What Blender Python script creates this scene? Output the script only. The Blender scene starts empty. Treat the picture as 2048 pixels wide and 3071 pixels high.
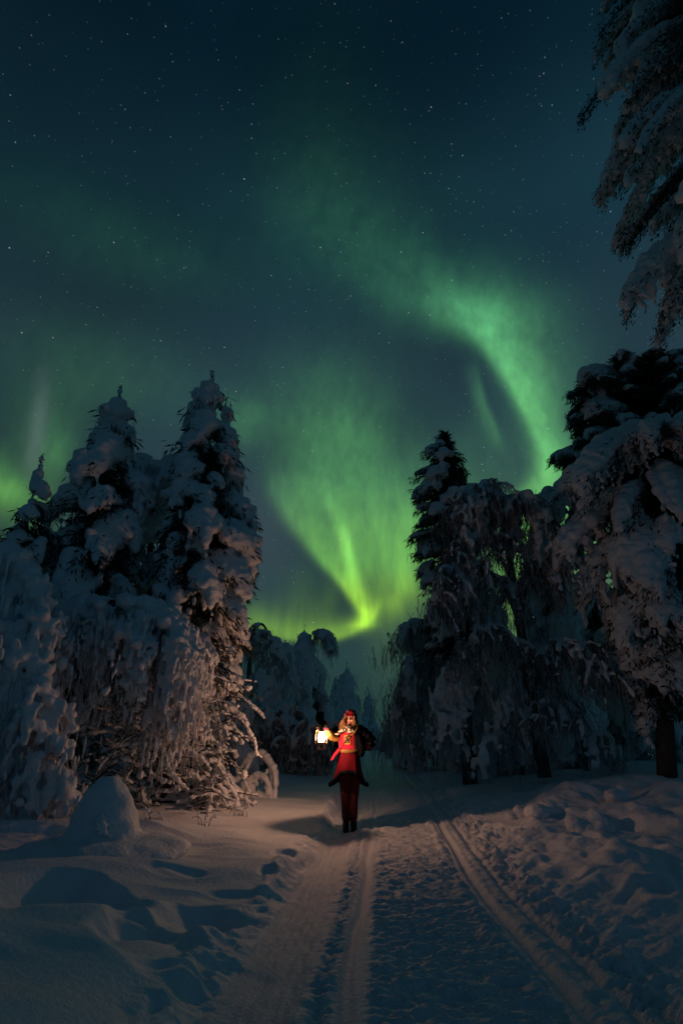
import bpy, bmesh, math
import numpy as np
from mathutils import Vector, Matrix

scene = bpy.context.scene
COL = scene.collection

# ------------------------------------------------------------------ camera
FOC, PITCH, CAMH = 1706.0, math.atan(671.5 / 1706.0), 1.33
cam_d = bpy.data.cameras.new("camera")
cam = bpy.data.objects.new("camera", cam_d)
COL.objects.link(cam)
cam_d.sensor_fit = 'VERTICAL'
cam_d.sensor_height = 36.0
cam_d.lens = FOC / 3071.0 * 36.0
cam_d.clip_start, cam_d.clip_end = 0.05, 3000
cam.location = (0, 0, CAMH)
cam.rotation_euler = (math.pi / 2 + PITCH, 0, 0)
scene.camera = cam


def ray(xd, yd):
    x = (xd * 1.30612 - 1024) / FOC
    y = (1535.5 - yd * 1.30612) / FOC
    c, s = math.cos(PITCH), math.sin(PITCH)
    return np.array([x, c - y * s, s + y * c])


def gp(xd, yd, z=0.0):
    d = ray(xd, yd)
    return np.array([0, 0, CAMH]) + d * ((z - CAMH) / d[2])


def pl(xd, yd, Y):
    d = ray(xd, yd)
    return np.array([0, 0, CAMH]) + d * (Y / d[1])


def azel(xd, yd):
    d = ray(xd, yd)
    return math.degrees(math.atan2(d[0], d[1])), math.degrees(math.atan2(d[2], math.hypot(d[0], d[1])))


# ------------------------------------------------------------------ night sky
scene.view_settings.view_transform = 'Standard'
scene.view_settings.look = 'None'
scene.view_settings.exposure = 0
scene.view_settings.gamma = 1
world = bpy.data.worlds.new("World")
scene.world = world
world.use_nodes = True
WT = world.node_tree
WT.nodes.clear()


class NT:
    """small helper to write node maths"""

    def __init__(s, tree):
        s.t = tree

    def new(s, kind, **kw):
        n = s.t.nodes.new(kind)
        for k, v in kw.items():
            setattr(n, k, v)
        return n

    def put(s, sock, v):
        if hasattr(v, 'is_output'):
            s.t.links.new(v, sock)
        else:
            sock.default_value = v

    def m(s, op, a, b=None, c=None, clamp=False):
        n = s.new('ShaderNodeMath', operation=op)
        n.use_clamp = clamp
        s.put(n.inputs[0], a)
        if b is not None:
            s.put(n.inputs[1], b)
        if c is not None:
            s.put(n.inputs[2], c)
        return n.outputs[0]

    def vm(s, op, a, b=None, scale=None):
        n = s.new('ShaderNodeVectorMath', operation=op)
        s.put(n.inputs[0], a)
        if b is not None:
            s.put(n.inputs[1], b)
        if scale is not None:
            s.put(n.inputs['Scale'], scale)
        return n.outputs['Value'] if op in ('LENGTH', 'DOT_PRODUCT', 'DISTANCE') else n.outputs[0]

    def curve(s, x, pts, x0, x1, y0, y1):
        n = s.new('ShaderNodeFloatCurve')
        c = n.mapping.curves[0]
        pts = sorted(pts)
        P = [((a - x0) / (x1 - x0), (b - y0) / (y1 - y0)) for a, b in pts]
        if P[0][0] > 0.001:
            P.insert(0, (0.0, P[0][1]))
        if P[-1][0] < 0.999:
            P.append((1.0, P[-1][1]))
        while len(c.points) < len(P):
            c.points.new(0.5, 0.5)
        for q, (a, b) in zip(c.points, P):
            q.location = (min(max(a, 0), 1), min(max(b, 0), 1))
            q.handle_type = 'AUTO_CLAMPED'
        n.mapping.update()
        n.inputs['Factor'].default_value = 1
        s.put(n.inputs['Value'], s.m('MULTIPLY_ADD', x, 1 / (x1 - x0), -x0 / (x1 - x0), clamp=True))
        return s.m('MULTIPLY_ADD', n.outputs[0], y1 - y0, y0)

    def ramp(s, x, stops, interp='EASE'):
        n = s.new('ShaderNodeValToRGB')
        r = n.color_ramp
        r.interpolation = interp
        while len(r.elements) < len(stops):
            r.elements.new(0.5)
        for e, (p, c) in zip(r.elements, stops):
            e.position = p
            e.color = (*c, 1)
        s.put(n.inputs[0], x)
        return n.outputs[0]


w = NT(WT)
tc = w.new('ShaderNodeTexCoord').outputs['Generated']
dirn = w.vm('NORMALIZE', tc)
sep = w.new('ShaderNodeSeparateXYZ')
WT.links.new(dirn, sep.inputs[0])
DX, DY, DZ = sep.outputs
AZ = w.m('MULTIPLY', w.m('ARCTAN2', DX, DY), 180 / math.pi)
EL = w.m('MULTIPLY', w.m('ARCSINE', DZ), 180 / math.pi)


def wnoise(scale, detail=2, zs=1.0):
    n = w.new('ShaderNodeTexNoise')
    n.inputs['Scale'].default_value = scale
    n.inputs['Detail'].default_value = detail
    v = w.vm('MULTIPLY', dirn, (1, 1, zs))
    WT.links.new(v, n.inputs['Vector'])
    return n.outputs[0]


n_soft = wnoise(2.2, 2)
n_ray = wnoise(30, 3, 0.10)          # vertical streaking of the curtains


def gauss(x):
    return w.m('EXPONENT', w.m('MULTIPLY', w.m('MULTIPLY', x, x), -1.0))


def curtain_v(rows):
    """rows: (yd, x_centre, width_left, width_right, strength) in photo measures, turned into azimuth as a function of elevation"""
    C, L, R, I = [], [], [], []
    for yd, xc, wl, wr, st in rows:
        a, e = azel(xc, yd)
        C.append((e, a)); L.append((e, a - azel(xc - wl, yd)[0])); R.append((e, azel(xc + wr, yd)[0] - a)); I.append((e, st))
    c = w.curve(EL, C, -5, 90, -90, 90)
    wl = w.curve(EL, L, -5, 90, 0, 40)
    wr = w.curve(EL, R, -5, 90, 0, 40)
    st = w.curve(EL, I, -5, 90, 0, 1)
    d = w.m('SUBTRACT', AZ, c)
    side = w.m('GREATER_THAN', d, 0)
    wid = w.m('ADD', w.m('MULTIPLY', side, wr), w.m('MULTIPLY', w.m('SUBTRACT', 1.0, side), wl))
    return w.m('MULTIPLY', st, gauss(w.m('DIVIDE', d, wid)))


def curtain_h(cols):
    """cols: (xd, y_centre, width_up, width_down, strength), elevation as a function of azimuth"""
    C, U, D, I = [], [], [], []
    for xd, yc, wu, wd, st in cols:
        a, e = azel(xd, yc)
        C.append((a, e)); U.append((a, azel(xd, yc - wu)[1] - e)); D.append((a, e - azel(xd, yc + wd)[1])); I.append((a, st))
    c = w.curve(AZ, C, -90, 90, -5, 90)
    wu = w.curve(AZ, U, -90, 90, 0, 40)
    wd = w.curve(AZ, D, -90, 90, 0, 40)
    st = w.curve(AZ, I, -90, 90, 0, 1)
    d = w.m('SUBTRACT', EL, c)
    side = w.m('GREATER_THAN', d, 0)
    wid = w.m('ADD', w.m('MULTIPLY', side, wu), w.m('MULTIPLY', w.m('SUBTRACT', 1.0, side), wd))
    return w.m('MULTIPLY', st, gauss(w.m('DIVIDE', d, wid)))


def glow(xd, yd, rx, ry, st):
    a, e = azel(xd, yd)
    ax = azel(xd + rx, yd)[0] - a
    ey = azel(xd, yd - ry)[1] - e
    q = w.vm('DIVIDE', None or w.m('SUBTRACT', AZ, a), ax) if False else None
    u = w.m('DIVIDE', w.m('SUBTRACT', AZ, a), ax)
    v = w.m('DIVIDE', w.m('SUBTRACT', EL, e), ey)
    r2 = w.m('ADD', w.m('MULTIPLY', u, u), w.m('MULTIPLY', v, v))
    return w.m('MULTIPLY', w.m('EXPONENT', w.m('MULTIPLY', r2, -1.0)), st)


def right_of(rows, soft):
    C = [(azel(x_, y_)[1], azel(x_, y_)[0]) for y_, x_ in rows]
    d = w.m('DIVIDE', w.m('SUBTRACT', AZ, w.curve(EL, C, -5, 90, -90, 90)), soft)
    return w.m('DIVIDE', 1.0, w.m('ADD', 1.0, w.m('EXPONENT', w.m('MULTIPLY', d, -1.0))))


fan = right_of([(1000, 560), (1100, 600), (1170, 640), (1230, 690), (1290, 742), (1340, 785), (1390, 820), (1430, 840), (1500, 850)], .55)
parts = [
    # the bright curtain on the right, sharp lower-left edge
    curtain_v([(620, 1035, 60, 90, 0), (700, 1075, 55, 80, .10), (745, 1098, 40, 75, .19), (800, 1130, 24, 70, .25),
               (860, 1165, 20, 66, .28), (930, 1203, 20, 55, .31), (1000, 1240, 22, 44, .33), (1060, 1262, 34, 50, .36),
               (1120, 1245, 46, 90, .36), (1180, 1215, 60, 140, .36), (1300, 1200, 80, 160, .3), (1500, 1200, 80, 160, .1)]),
    curtain_v([(640, 1060, 70, 140, .0), (720, 1120, 60, 150, .05), (800, 1150, 45, 150, .07), (900, 1200, 45, 130, .08), (1000, 1240, 45, 120, .08), (1100, 1260, 60, 120, .06), (1200, 1260, 90, 150, .05)]),
    # its diffuse wing to the upper left
    curtain_h([(560, 420, 110, 90, 0), (640, 470, 120, 100, .006), (760, 545, 130, 100, .022), (860, 640, 135, 85, .05), (960, 690, 125, 65, .09),
               (1060, 725, 100, 50, .16), (1130, 735, 110, 60, .13), (1230, 750, 130, 120, .05), (1400, 760, 150, 150, 0)]),
    # thin streak left of it
    curtain_v([(800, 1085, 26, 14, 0), (860, 1092, 22, 10, .045), (940, 1116, 20, 9, .09), (1000, 1140, 22, 10, .07), (1060, 1158, 26, 14, 0)]),
    # broad central glow
    w.m('MULTIPLY', fan, w.m('ADD', w.m('ADD', glow(870, 1250, 120, 180, .18), glow(930, 1240, 90, 90, .10)), w.m('ADD', glow(970, 1200, 110, 120, .10), glow(690, 1150, 80, 90, .06)))),
    glow(770, 1040, 110, 130, .10), glow(745, 930, 150, 130, .05), glow(1120, 1080, 100, 120, .05), glow(920, 1330, 60, 60, .12), glow(820, 1150, 60, 110, .07),
    # left edge of the central fan, running down to the hook
    curtain_v([(1040, 630, 28, 90, 0), (1110, 640, 30, 110, .06), (1170, 665, 28, 90, .12), (1230, 705, 26, 70, .20), (1290, 752, 22, 60, .28),
               (1340, 792, 16, 36, .44), (1390, 824, 14, 24, .64), (1420, 842, 20, 20, .75), (1445, 835, 30, 24, .2), (1480, 830, 30, 20, 0)]),
    # bright inner streak
    curtain_v([(1050, 728, 26, 20, 0), (1120, 748, 26, 24, .08), (1200, 782, 20, 18, .18), (1270, 800, 14, 14, .34), (1330, 812, 12, 18, .34),
               (1390, 832, 14, 20, .10), (1450, 840, 18, 18, 0)]),
    # the hook's lower arc
    curtain_h([(-300, 1400, 60, 40, .0), (100, 1420, 55, 34, .05), (420, 1436, 48, 26, .14), (500, 1440, 46, 22, .18), (600, 1446, 42, 17, .22), (680, 1462, 36, 12, .26), (760, 1462, 32, 11, .27), (810, 1448, 30, 11, .32),
               (845, 1425, 34, 12, .34), (870, 1395, 22, 16, .10), (900, 1370, 20, 20, 0)]),
    glow(700, 1410, 110, 40, .05), glow(690, 1350, 40, 60, .03), glow(760, 1370, 20, 50, .04),
    # patch against the dark trees
    glow(900, 1385, 26, 34, .16), glow(935, 1345, 26, 30, .10),
    # far left band, its pale pillar and the green beside the spruces
    glow(10, 1130, 90, 42, .20), glow(-60, 1080, 90, 60, .12), glow(40, 1190, 100, 60, .05), glow(130, 1050, 34, 60, .07),
    glow(100, 1000, 90, 120, .05), glow(560, 970, 70, 60, .07), glow(250, 860, 220, 110, .035), glow(300, 570, 260, 100, .020), glow(800, 500, 260, 160, .012), glow(740, 420, 130, 280, .012),
]
aur = parts[0]
for p in parts[1:]:
    aur = w.m('ADD', aur, p)
dark = w.m('ADD', glow(720, 1400, 60, 30, .0), w.m('ADD', glow(885, 1362, 28, 22, .25), glow(790, 1395, 34, 20, .35)))
aur = w.m('MULTIPLY', aur, w.m('SUBTRACT', 1.0, dark))
streak = w.m('MULTIPLY_ADD', n_ray, 1.05, w.m('MULTIPLY_ADD', wnoise(85, 2, .06), .55, .20))
aur = w.m('MULTIPLY', aur, streak)
E_N = w.m('DIVIDE', EL, 90.0, clamp=True)
aur_col = w.ramp(E_N, [(0.0, (.62, 1.0, .02)), (.13, (.50, 1.0, .03)), (.19, (.34, 1.0, .12)), (.30, (.26, 1.0, .25)), (.5, (.22, 1.0, .38)), (1.0, (.2, 1.0, .5))])
base_col = w.ramp(E_N, [(0.0, (.016, .052, .044)), (.10, (.015, .050, .052)), (.22, (.021, .045, .060)), (.36, (.0150, .037, .052)), (.52, (.0058, .0235, .036)),
                        (.68, (.0016, .0105, .019)), (1.0, (.0009, .006, .013))])
var = w.m('MULTIPLY_ADD', n_soft, 1.3, 0.35)
lefty = w.m('MULTIPLY_ADD', DX, 0.35, 1.0)
south = w.m('SMOOTH_MIN', w.m('MULTIPLY_ADD', DY, -1.2, .15), 1.0, .2, clamp=True)   # unseen sky away from the aurora, set navy to turn the ambient light bluer
mixn = w.new('ShaderNodeMix', data_type='RGBA')
w.put(mixn.inputs['Factor'], south)
WT.links.new(base_col, mixn.inputs['A'])
navy = w.ramp(E_N, [(0.0, (.010, .036, .058)), (.4, (.007, .027, .052)), (1.0, (.0010, .008, .022))])
WT.links.new(navy, mixn.inputs['B'])
base_col = mixn.outputs['Result']
base_s = w.vm('SCALE', base_col, scale=w.m('MULTIPLY', var, lefty))
pale = w.vm('SCALE', (.9, 1.0, 1.15), scale=w.m('ADD', curtain_v([(800, 110, 20, 20, 0), (880, 100, 22, 22, .02), (980, 88, 22, 24, .045), (1060, 76, 22, 24, .035), (1130, 66, 22, 22, 0)]),
                                                 w.m('ADD', glow(1000, 1480, 400, 130, .012), glow(610, 1260, 90, 170, .014))))
aur_s = w.vm('SCALE', aur_col, scale=aur)
sky_c = w.vm('ADD', w.vm('ADD', base_s, aur_s), pale)

# stars: tiny round cells on the sky sphere
def stars(scale, rad, power, gain):
    v = w.new('ShaderNodeTexVoronoi')
    v.voronoi_dimensions = '3D'
    v.feature = 'F1'
    v.inputs['Scale'].default_value = scale
    v.inputs['Randomness'].default_value = 1
    WT.links.new(dirn, v.inputs['Vector'])
    s = w.m('SUBTRACT', 1.0, w.m('DIVIDE', v.outputs['Distance'], rad * scale), clamp=True)
    sc = w.new('ShaderNodeSeparateColor')
    WT.links.new(v.outputs['Color'], sc.inputs[0])
    br = w.m('MULTIPLY', w.m('POWER', sc.outputs[0], power), gain)
    tint = w.new('ShaderNodeMix', data_type='RGBA')
    w.put(tint.inputs['Factor'], sc.outputs[1])
    tint.inputs['A'].default_value = (.35, .55, 1, 1)
    tint.inputs['B'].default_value = (1, .9, .8, 1)
    return w.vm('SCALE', tint.outputs['Result'], scale=w.m('MULTIPLY', s, br))

sky_c = w.vm('ADD', sky_c, w.vm('ADD', stars(62, .00110, 2.8, .8), stars(26, .0014, 4.0, 1.5)))
sky_c = w.vm('ADD', sky_c, stars(120, .0011, 2.0, .24))
bg = w.new('ShaderNodeBackground')
WT.links.new(sky_c, bg.inputs['Color'])
bg.inputs['Strength'].default_value = 1.0
wo = w.new('ShaderNodeOutputWorld')
WT.links.new(bg.outputs[0], wo.inputs['Surface'])
world.cycles.sampling_method = 'MANUAL'
world.cycles.sample_map_resolution = 512

LANTERN_POWER = 212.0
LANTERN_COLOR = (1.0, 0.50, 0.30)

# ------------------------------------------------------------------ helpers: noise
def _h(ix, iy, iz, seed):
    h = (ix.astype(np.int64) * 374761393 + iy.astype(np.int64) * 668265263 + iz.astype(np.int64) * 2147483647 + seed * 144665) & 0xFFFFFFFF
    h = ((h ^ (h >> 13)) * 1274126177) & 0xFFFFFFFF
    h = ((h ^ (h >> 16)) * 2246822519) & 0xFFFFFFFF
    return ((h ^ (h >> 15)) & 0xFFFFFF) / float(0xFFFFFF)


def noise3(P, seed=0):
    """value noise, -1..1"""
    i = np.floor(P).astype(np.int64)
    f = P - i
    f = f * f * f * (f * (f * 6 - 15) + 10)
    out = 0
    for dx in (0, 1):
        wx = f[:, 0] if dx else 1 - f[:, 0]
        for dy in (0, 1):
            wy = f[:, 1] if dy else 1 - f[:, 1]
            for dz in (0, 1):
                wz = f[:, 2] if dz else 1 - f[:, 2]
                out = out + wx * wy * wz * _h(i[:, 0] + dx, i[:, 1] + dy, i[:, 2] + dz, seed)
    return out * 2 - 1


def noise2(x, y, seed=0):
    i, j = np.floor(x).astype(np.int64), np.floor(y).astype(np.int64)
    fx, fy = x - i, y - j
    fx = fx ** 3 * (fx * (fx * 6 - 15) + 10)
    fy = fy ** 3 * (fy * (fy * 6 - 15) + 10)
    z = np.zeros_like(i)
    a = _h(i, j, z, seed) * (1 - fx) + _h(i + 1, j, z, seed) * fx
    b = _h(i, j + 1, z, seed) * (1 - fx) + _h(i + 1, j + 1, z, seed) * fx
    return (a * (1 - fy) + b * fy) * 2 - 1


def fbm2(x, y, seed=0, octaves=4, gain=.5):
    s, a = 0, 1
    for k in range(octaves):
        s = s + a * noise2(x * 2 ** k, y * 2 ** k, seed + k * 17)
        a *= gain
    return s


def sst(a, b, x):
    t = np.clip((x - a) / (b - a), 0, 1)
    return t * t * (3 - 2 * t)


# ------------------------------------------------------------------ helpers: meshes
_bm = bmesh.new()
bmesh.ops.create_icosphere(_bm, subdivisions=1, radius=1)
_bm.verts.ensure_lookup_table()
ICO_V = np.array([v.co[:] for v in _bm.verts])
ICO_F = np.array([[v.index for v in f.verts] for f in _bm.faces])
_bm.free()
_bm = bmesh.new()
bmesh.ops.create_icosphere(_bm, subdivisions=2, radius=1)
_bm.verts.ensure_lookup_table()
ICO2_V = np.array([v.co[:] for v in _bm.verts])
ICO2_F = np.array([[v.index for v in f.verts] for f in _bm.faces])
_bm.free()


class Geo:
    def __init__(s):
        s.v, s.f, s.n = [], [], 0

    def add(s, V, F):
        V = np.asarray(V, float).reshape(-1, 3)
        s.v.append(V)
        s.f.append(np.asarray(F, np.int64) + s.n)
        s.n += len(V)

    def blobs(s, C, R, hi=False):
        C = np.asarray(C, float).reshape(-1, 3)
        R = np.asarray(R, float)
        if R.ndim == 1:
            R = np.repeat(R[:, None], 3, 1)
        T, TF = (ICO2_V, ICO2_F) if hi else (ICO_V, ICO_F)
        V = C[:, None, :] + T[None] * R[:, None, :]
        F = TF[None] + (np.arange(len(C)) * len(T))[:, None, None]
        s.add(V.reshape(-1, 3), F.reshape(-1, 3))

    def tube(s, path, rad, sides=8, cap=True, flat=1.0):
        path = np.asarray(path, float)
        n = len(path)
        rad = np.broadcast_to(np.asarray(rad, float), (n,))
        t = np.gradient(path, axis=0)
        t /= np.linalg.norm(t, axis=1)[:, None] + 1e-9
        ref = np.array([0, 0, 1.0]) if abs(t[:, 2]).mean() < .8 else np.array([0, 1.0, 0])
        a = np.cross(t, ref); a /= np.linalg.norm(a, axis=1)[:, None] + 1e-9
        b = np.cross(a, t)
        th = np.arange(sides) * 2 * np.pi / sides
        V = path[:, None] + rad[:, None, None] * (a[:, None] * np.cos(th)[None, :, None] + flat * b[:, None] * np.sin(th)[None, :, None])
        F = []
        for i in range(n - 1):
            for k in range(sides):
                q = (k + 1) % sides
                F.append((i * sides + k, i * sides + q, (i + 1) * sides + q, (i + 1) * sides + k))
        V = V.reshape(-1, 3)
        s.add(V, F)
        if cap:
            o = s.n - len(V)
            c0, c1 = path[0], path[-1]
            base = s.n
            s.v.append(np.array([c0, c1])); s.n += 2
            T = []
            for k in range(sides):
                q = (k + 1) % sides
                T.append((o + q, o + k, base))
                T.append((o + (n - 1) * sides + k, o + (n - 1) * sides + q, base + 1))
            s.f.append(np.array(T))

    def strands(s, P, R, sides=3):
        """P (N,K,3) paths that run mostly vertical, R (N,K) radii"""
        P = np.asarray(P); N, K, _ = P.shape
        th = np.arange(sides) * 2 * np.pi / sides
        ring = np.stack([np.cos(th), np.sin(th), 0 * th], 1)
        V = P[:, :, None, :] + R[:, :, None, None] * ring[None, None]
        i, k = np.meshgrid(np.arange(K - 1), np.arange(sides), indexing='ij')
        q = (k + 1) % sides
        F = np.stack([i * sides + k, i * sides + q, (i + 1) * sides + q, (i + 1) * sides + k], -1).reshape(-1, 4)
        F = F[None] + (np.arange(N) * K * sides)[:, None, None]
        s.add(V.reshape(-1, 3), F.reshape(-1, 4))

    def blades(s, P, D, Wd, rng):
        """slim diamond blades: root P, vector D, width Wd"""
        N = len(P)
        if N == 0:
            return
        side = np.cross(D, rng.normal(size=(N, 3)))
        side /= np.linalg.norm(side, axis=1)[:, None] + 1e-9
        side *= np.asarray(Wd)[:, None]
        V = np.stack([P, P + D * .45 + side, P + D, P + D * .45 - side], 1)
        F = np.arange(N)[:, None] * 4 + np.arange(4)[None]
        s.add(V.reshape(-1, 3), F)

    def lofts(s, rings, n=28, fold=None, caps=(True, True)):
        """rings: (cx,cy,cz,rx,ry[,tilt about Y]); fold(theta,i)->radial factor"""
        th = np.arange(n) * 2 * np.pi / n
        V = []
        for i, r in enumerate(rings):
            k = fold(th, i) if fold else 1
            x, y, z = np.cos(th) * r[3] * k, np.sin(th) * r[4] * k, 0 * th
            if len(r) > 5:
                c, sn = math.cos(r[5]), math.sin(r[5])
                x, z = x * c + z * sn, -x * sn + z * c
            V.append(np.stack([x + r[0], y + r[1], z + r[2]], 1))
        V = np.concatenate(V)
        F = []
        for i in range(len(rings) - 1):
            for k in range(n):
                q = (k + 1) % n
                F.append((i * n + k, i * n + q, (i + 1) * n + q, (i + 1) * n + k))
        s.add(V, F)
        o = s.n - len(V)
        for which, i in ((0, 0), (1, len(rings) - 1)):
            if caps[which]:
                r = rings[i]
                s.v.append(np.array([[r[0], r[1], r[2]]])); c = s.n; s.n += 1
                s.f.append(np.array([(o + i * n + k, o + i * n + (k + 1) % n, c) for k in range(n)]))

    def mesh(s, name, smooth=True):
        me = bpy.data.meshes.new(name)
        if s.n == 0:
            return me
        V = np.concatenate(s.v)
        tri = [f for f in s.f if f.shape[1] == 3]
        quad = [f for f in s.f if f.shape[1] == 4]
        idx, sizes = [], []
        for grp, k in ((tri, 3), (quad, 4)):
            if grp:
                g = np.concatenate(grp)
                idx.append(g.reshape(-1)); sizes.append(np.full(len(g), k))
        idx, sizes = np.concatenate(idx), np.concatenate(sizes)
        me.vertices.add(len(V)); me.vertices.foreach_set('co', V.astype(np.float32).reshape(-1))
        me.loops.add(len(idx)); me.loops.foreach_set('vertex_index', idx.astype(np.int32))
        me.polygons.add(len(sizes))
        st = np.concatenate([[0], np.cumsum(sizes)[:-1]])
        me.polygons.foreach_set('loop_start', st.astype(np.int32))
        me.polygons.foreach_set('use_smooth', np.full(len(sizes), smooth))
        me.update(calc_edges=True)
        return me


def fuse(geo, voxel, name, smooth=2, lump=0.0, lump_scale=8.0, seed=0):
    """melt overlapping closed shapes into one skin"""
    me = geo.mesh(name)
    ob = bpy.data.objects.new("tmp", me)
    COL.objects.link(ob)
    m = ob.modifiers.new("r", 'REMESH')
    m.mode = 'VOXEL'; m.voxel_size = voxel; m.use_smooth_shade = True
    if smooth:
        q = ob.modifiers.new("s", 'SMOOTH'); q.factor = .5; q.iterations = smooth
    dg = bpy.context.evaluated_depsgraph_get()
    out = bpy.data.meshes.new_from_object(ob.evaluated_get(dg))
    bpy.data.objects.remove(ob); bpy.data.meshes.remove(me)
    out.name = name
    out.materials.clear()
    if lump > 0:
        n = len(out.vertices)
        co = np.empty(n * 3, np.float32); out.vertices.foreach_get('co', co); co = co.reshape(-1, 3).astype(float)
        nr = np.empty(n * 3, np.float32); out.vertices.foreach_get('normal', nr); nr = nr.reshape(-1, 3)
        d = noise3(co * lump_scale, seed) * .6 + noise3(co * lump_scale * 2.3, seed + 5) * .4
        co += nr * (d * lump)[:, None]
        out.vertices.foreach_set('co', co.astype(np.float32).reshape(-1))
        out.update()
    return out


def link(name, me, mat=None, parent=None, **props):
    o = bpy.data.objects.new(name, me)
    COL.objects.link(o)
    if mat is not None and me is not None and not me.materials:
        me.materials.append(mat)
    if parent is not None:
        o.parent = parent
        # geometry is written in place: keep it there
        o.matrix_parent_inverse = Matrix.Translation(-Vector(parent.location))
    for k, v in props.items():
        o[k] = v
    return o


def thing(name, loc, label, category, group=None):
    o = bpy.data.objects.new(name, None)
    o.empty_display_size = .2
    COL.objects.link(o)
    o.location = Vector([float(q) for q in loc])
    o['label'] = label; o['category'] = category
    if group:
        o['group'] = group
    return o


# ------------------------------------------------------------------ materials
def material(name, color, rough=.7, bumps=(), vary=0.0, vary_scale=6.0, spec=.3, metal=0.0, second=None, mix_scale=30.0, mix_at=.5, kind='noise', sheen=0.0):
    m = bpy.data.materials.new(name)
    m.use_nodes = True
    t = NT(m.node_tree)
    b = m.node_tree.nodes['Principled BSDF']
    b.inputs['Roughness'].default_value = rough
    b.inputs['Specular IOR Level'].default_value = spec
    b.inputs['Metallic'].default_value = metal
    if sheen:
        b.inputs['Sheen Weight'].default_value = sheen
    co = t.new('ShaderNodeTexCoord').outputs['Object']

    def noise(sc, det=3):
        if kind == 'voronoi' and sc == mix_scale:
            n = t.new('ShaderNodeTexVoronoi')
            n.inputs['Scale'].default_value = sc
            m.node_tree.links.new(co, n.inputs['Vector'])
            return n.outputs['Distance']
        n = t.new('ShaderNodeTexNoise')
        n.inputs['Scale'].default_value = sc
        n.inputs['Detail'].default_value = det
        m.node_tree.links.new(co, n.inputs['Vector'])
        return n.outputs[0]

    if second is not None:
        n = noise(mix_scale)
        f = t.m('MULTIPLY_ADD', t.m('SUBTRACT', n, mix_at), 9.0, .5, clamp=True)
        mx = t.new('ShaderNodeMix', data_type='RGBA')
        t.put(mx.inputs['Factor'], f)
        mx.inputs['A'].default_value = (*color, 1); mx.inputs['B'].default_value = (*second, 1)
        m.node_tree.links.new(mx.outputs['Result'], b.inputs['Base Color'])
    elif vary:
        v = t.m('MULTIPLY_ADD', noise(vary_scale), vary * 2, 1 - vary)
        m.node_tree.links.new(t.vm('SCALE', color, scale=v), b.inputs['Base Color'])
    else:
        b.inputs['Base Color'].default_value = (*color, 1)
    prev = None
    for sc, dist in bumps:
        bp = t.new('ShaderNodeBump')
        bp.inputs['Strength'].default_value = 1.0
        bp.inputs['Distance'].default_value = dist
        m.node_tree.links.new(noise(sc, 4), bp.inputs['Height'])
        if prev is not None:
            m.node_tree.links.new(prev, bp.inputs['Normal'])
        prev = bp.outputs[0]
    if prev is not None:
        m.node_tree.links.new(prev, b.inputs['Normal'])
    return m


M_GROUND = material('snow on the ground', (.80, .81, .83), .62, bumps=((26, .012), (110, .006)), vary=.04, spec=.08)
M_TRAIL = material('packed trail snow', (.74, .76, .79), .6, bumps=((40, .016), (120, .008)), vary=.06, spec=.08)
M_SNOW = material('snow on branches', (.80, .81, .83), .65, bumps=((22, .02), (70, .010)), vary=.05)
M_FROST = material('frosted twigs', (.46, .47, .49), .7, vary=.45, vary_scale=9)
M_TWIG = material('dark twigs', (.055, .045, .04), .85, vary=.3)
M_NEEDLE = material('spruce needles', (.030, .042, .030), .75, vary=.4, vary_scale=4)
M_BARK = material('bark', (.075, .058, .048), .9, bumps=((18, .03), (60, .012)), vary=.4, vary_scale=12)

# ------------------------------------------------------------------ ground
TA = math.radians(3.45)
CA, SA = math.cos(TA), math.sin(TA)


def trail_st(x, y):
    return x * SA + y * CA, x * CA - y * SA


DIPS = []


def dip(xd, yd, rx, ry, depth, rot=0.0):
    p = gp(xd, yd, .12)
    DIPS.append((p[0], p[1], rx, ry, depth, rot))


# hollows of the left drift, with steep far sides
dip(110, 2120, .72, .85, .24, .15)
dip(450, 2135, .42, .62, .20, -.25)
dip(330, 2225, .32, .42, .17, .3)
dip(300, 2180, .2, .3, .10, .2)
dip(540, 2260, .24, .24, .09)
dip(420, 2300, .3, .18, .06)
dip(60, 1965, 1.0, .6, .12)
dip(560, 2060, .40, .20, .05)
dip(400, 2022, .30, .15, .045)
dip(617, 2008, .12, .22, .10); dip(668, 2006, .12, .16, .08); dip(655, 1962, .16, .26, .08); dip(640, 2050, .16, .16, .06)
# footprints and hollows on the right
for a in ((1350, 1935, .16, .3, .13), (1440, 1900, .2, .3, .12), (1300, 1990, .18, .25, .09), (1390, 2010, .25, .2, .10), (1480, 1960, .25, .3, .10), (1330, 2085, .3, .22, .10),
          (1420, 2090, .2, .2, .09), (1280, 2130, .2, .25, .09), (1480, 2060, .22, .22, .10), (1540, 2010, .2, .3, .11), (1390, 2180, .22, .2, .08), (1500, 2170, .25, .2, .09),
          (1330, 2230, .16, .2, .06), (1450, 2260, .2, .18, .06), (1540, 2240, .2, .2, .06), (1230, 1960, .12, .2, .06), (1560, 1900, .3, .5, .12)):
    dip(*a)
BUMPS = []
for xd, yd, rx, ry, hh in ((1300, 1845, .55, .5, .16), (1420, 1830, .9, .7, .16), (1235, 1890, .25, .3, .08), (1540, 1860, .6, .6, .14), (1190, 1920, .3, .35, .07),
                           (1320, 1885, .18, .2, .10), (1370, 1890, .14, .18, .10), (1420, 1970, .25, .3, .08), (1250, 1850, .2, .3, .08), (1460, 2010, .3, .2, .07),
                           (915, 1812, .9, 1.2, .10), (360, 1925, .9, .5, .12), (300, 2005, 1.1, .35, .07), (560, 1985, .7, .5, .07), ):
    p = gp(xd, yd, .15)
    BUMPS.append((p[0], p[1], rx, ry, hh))


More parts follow.
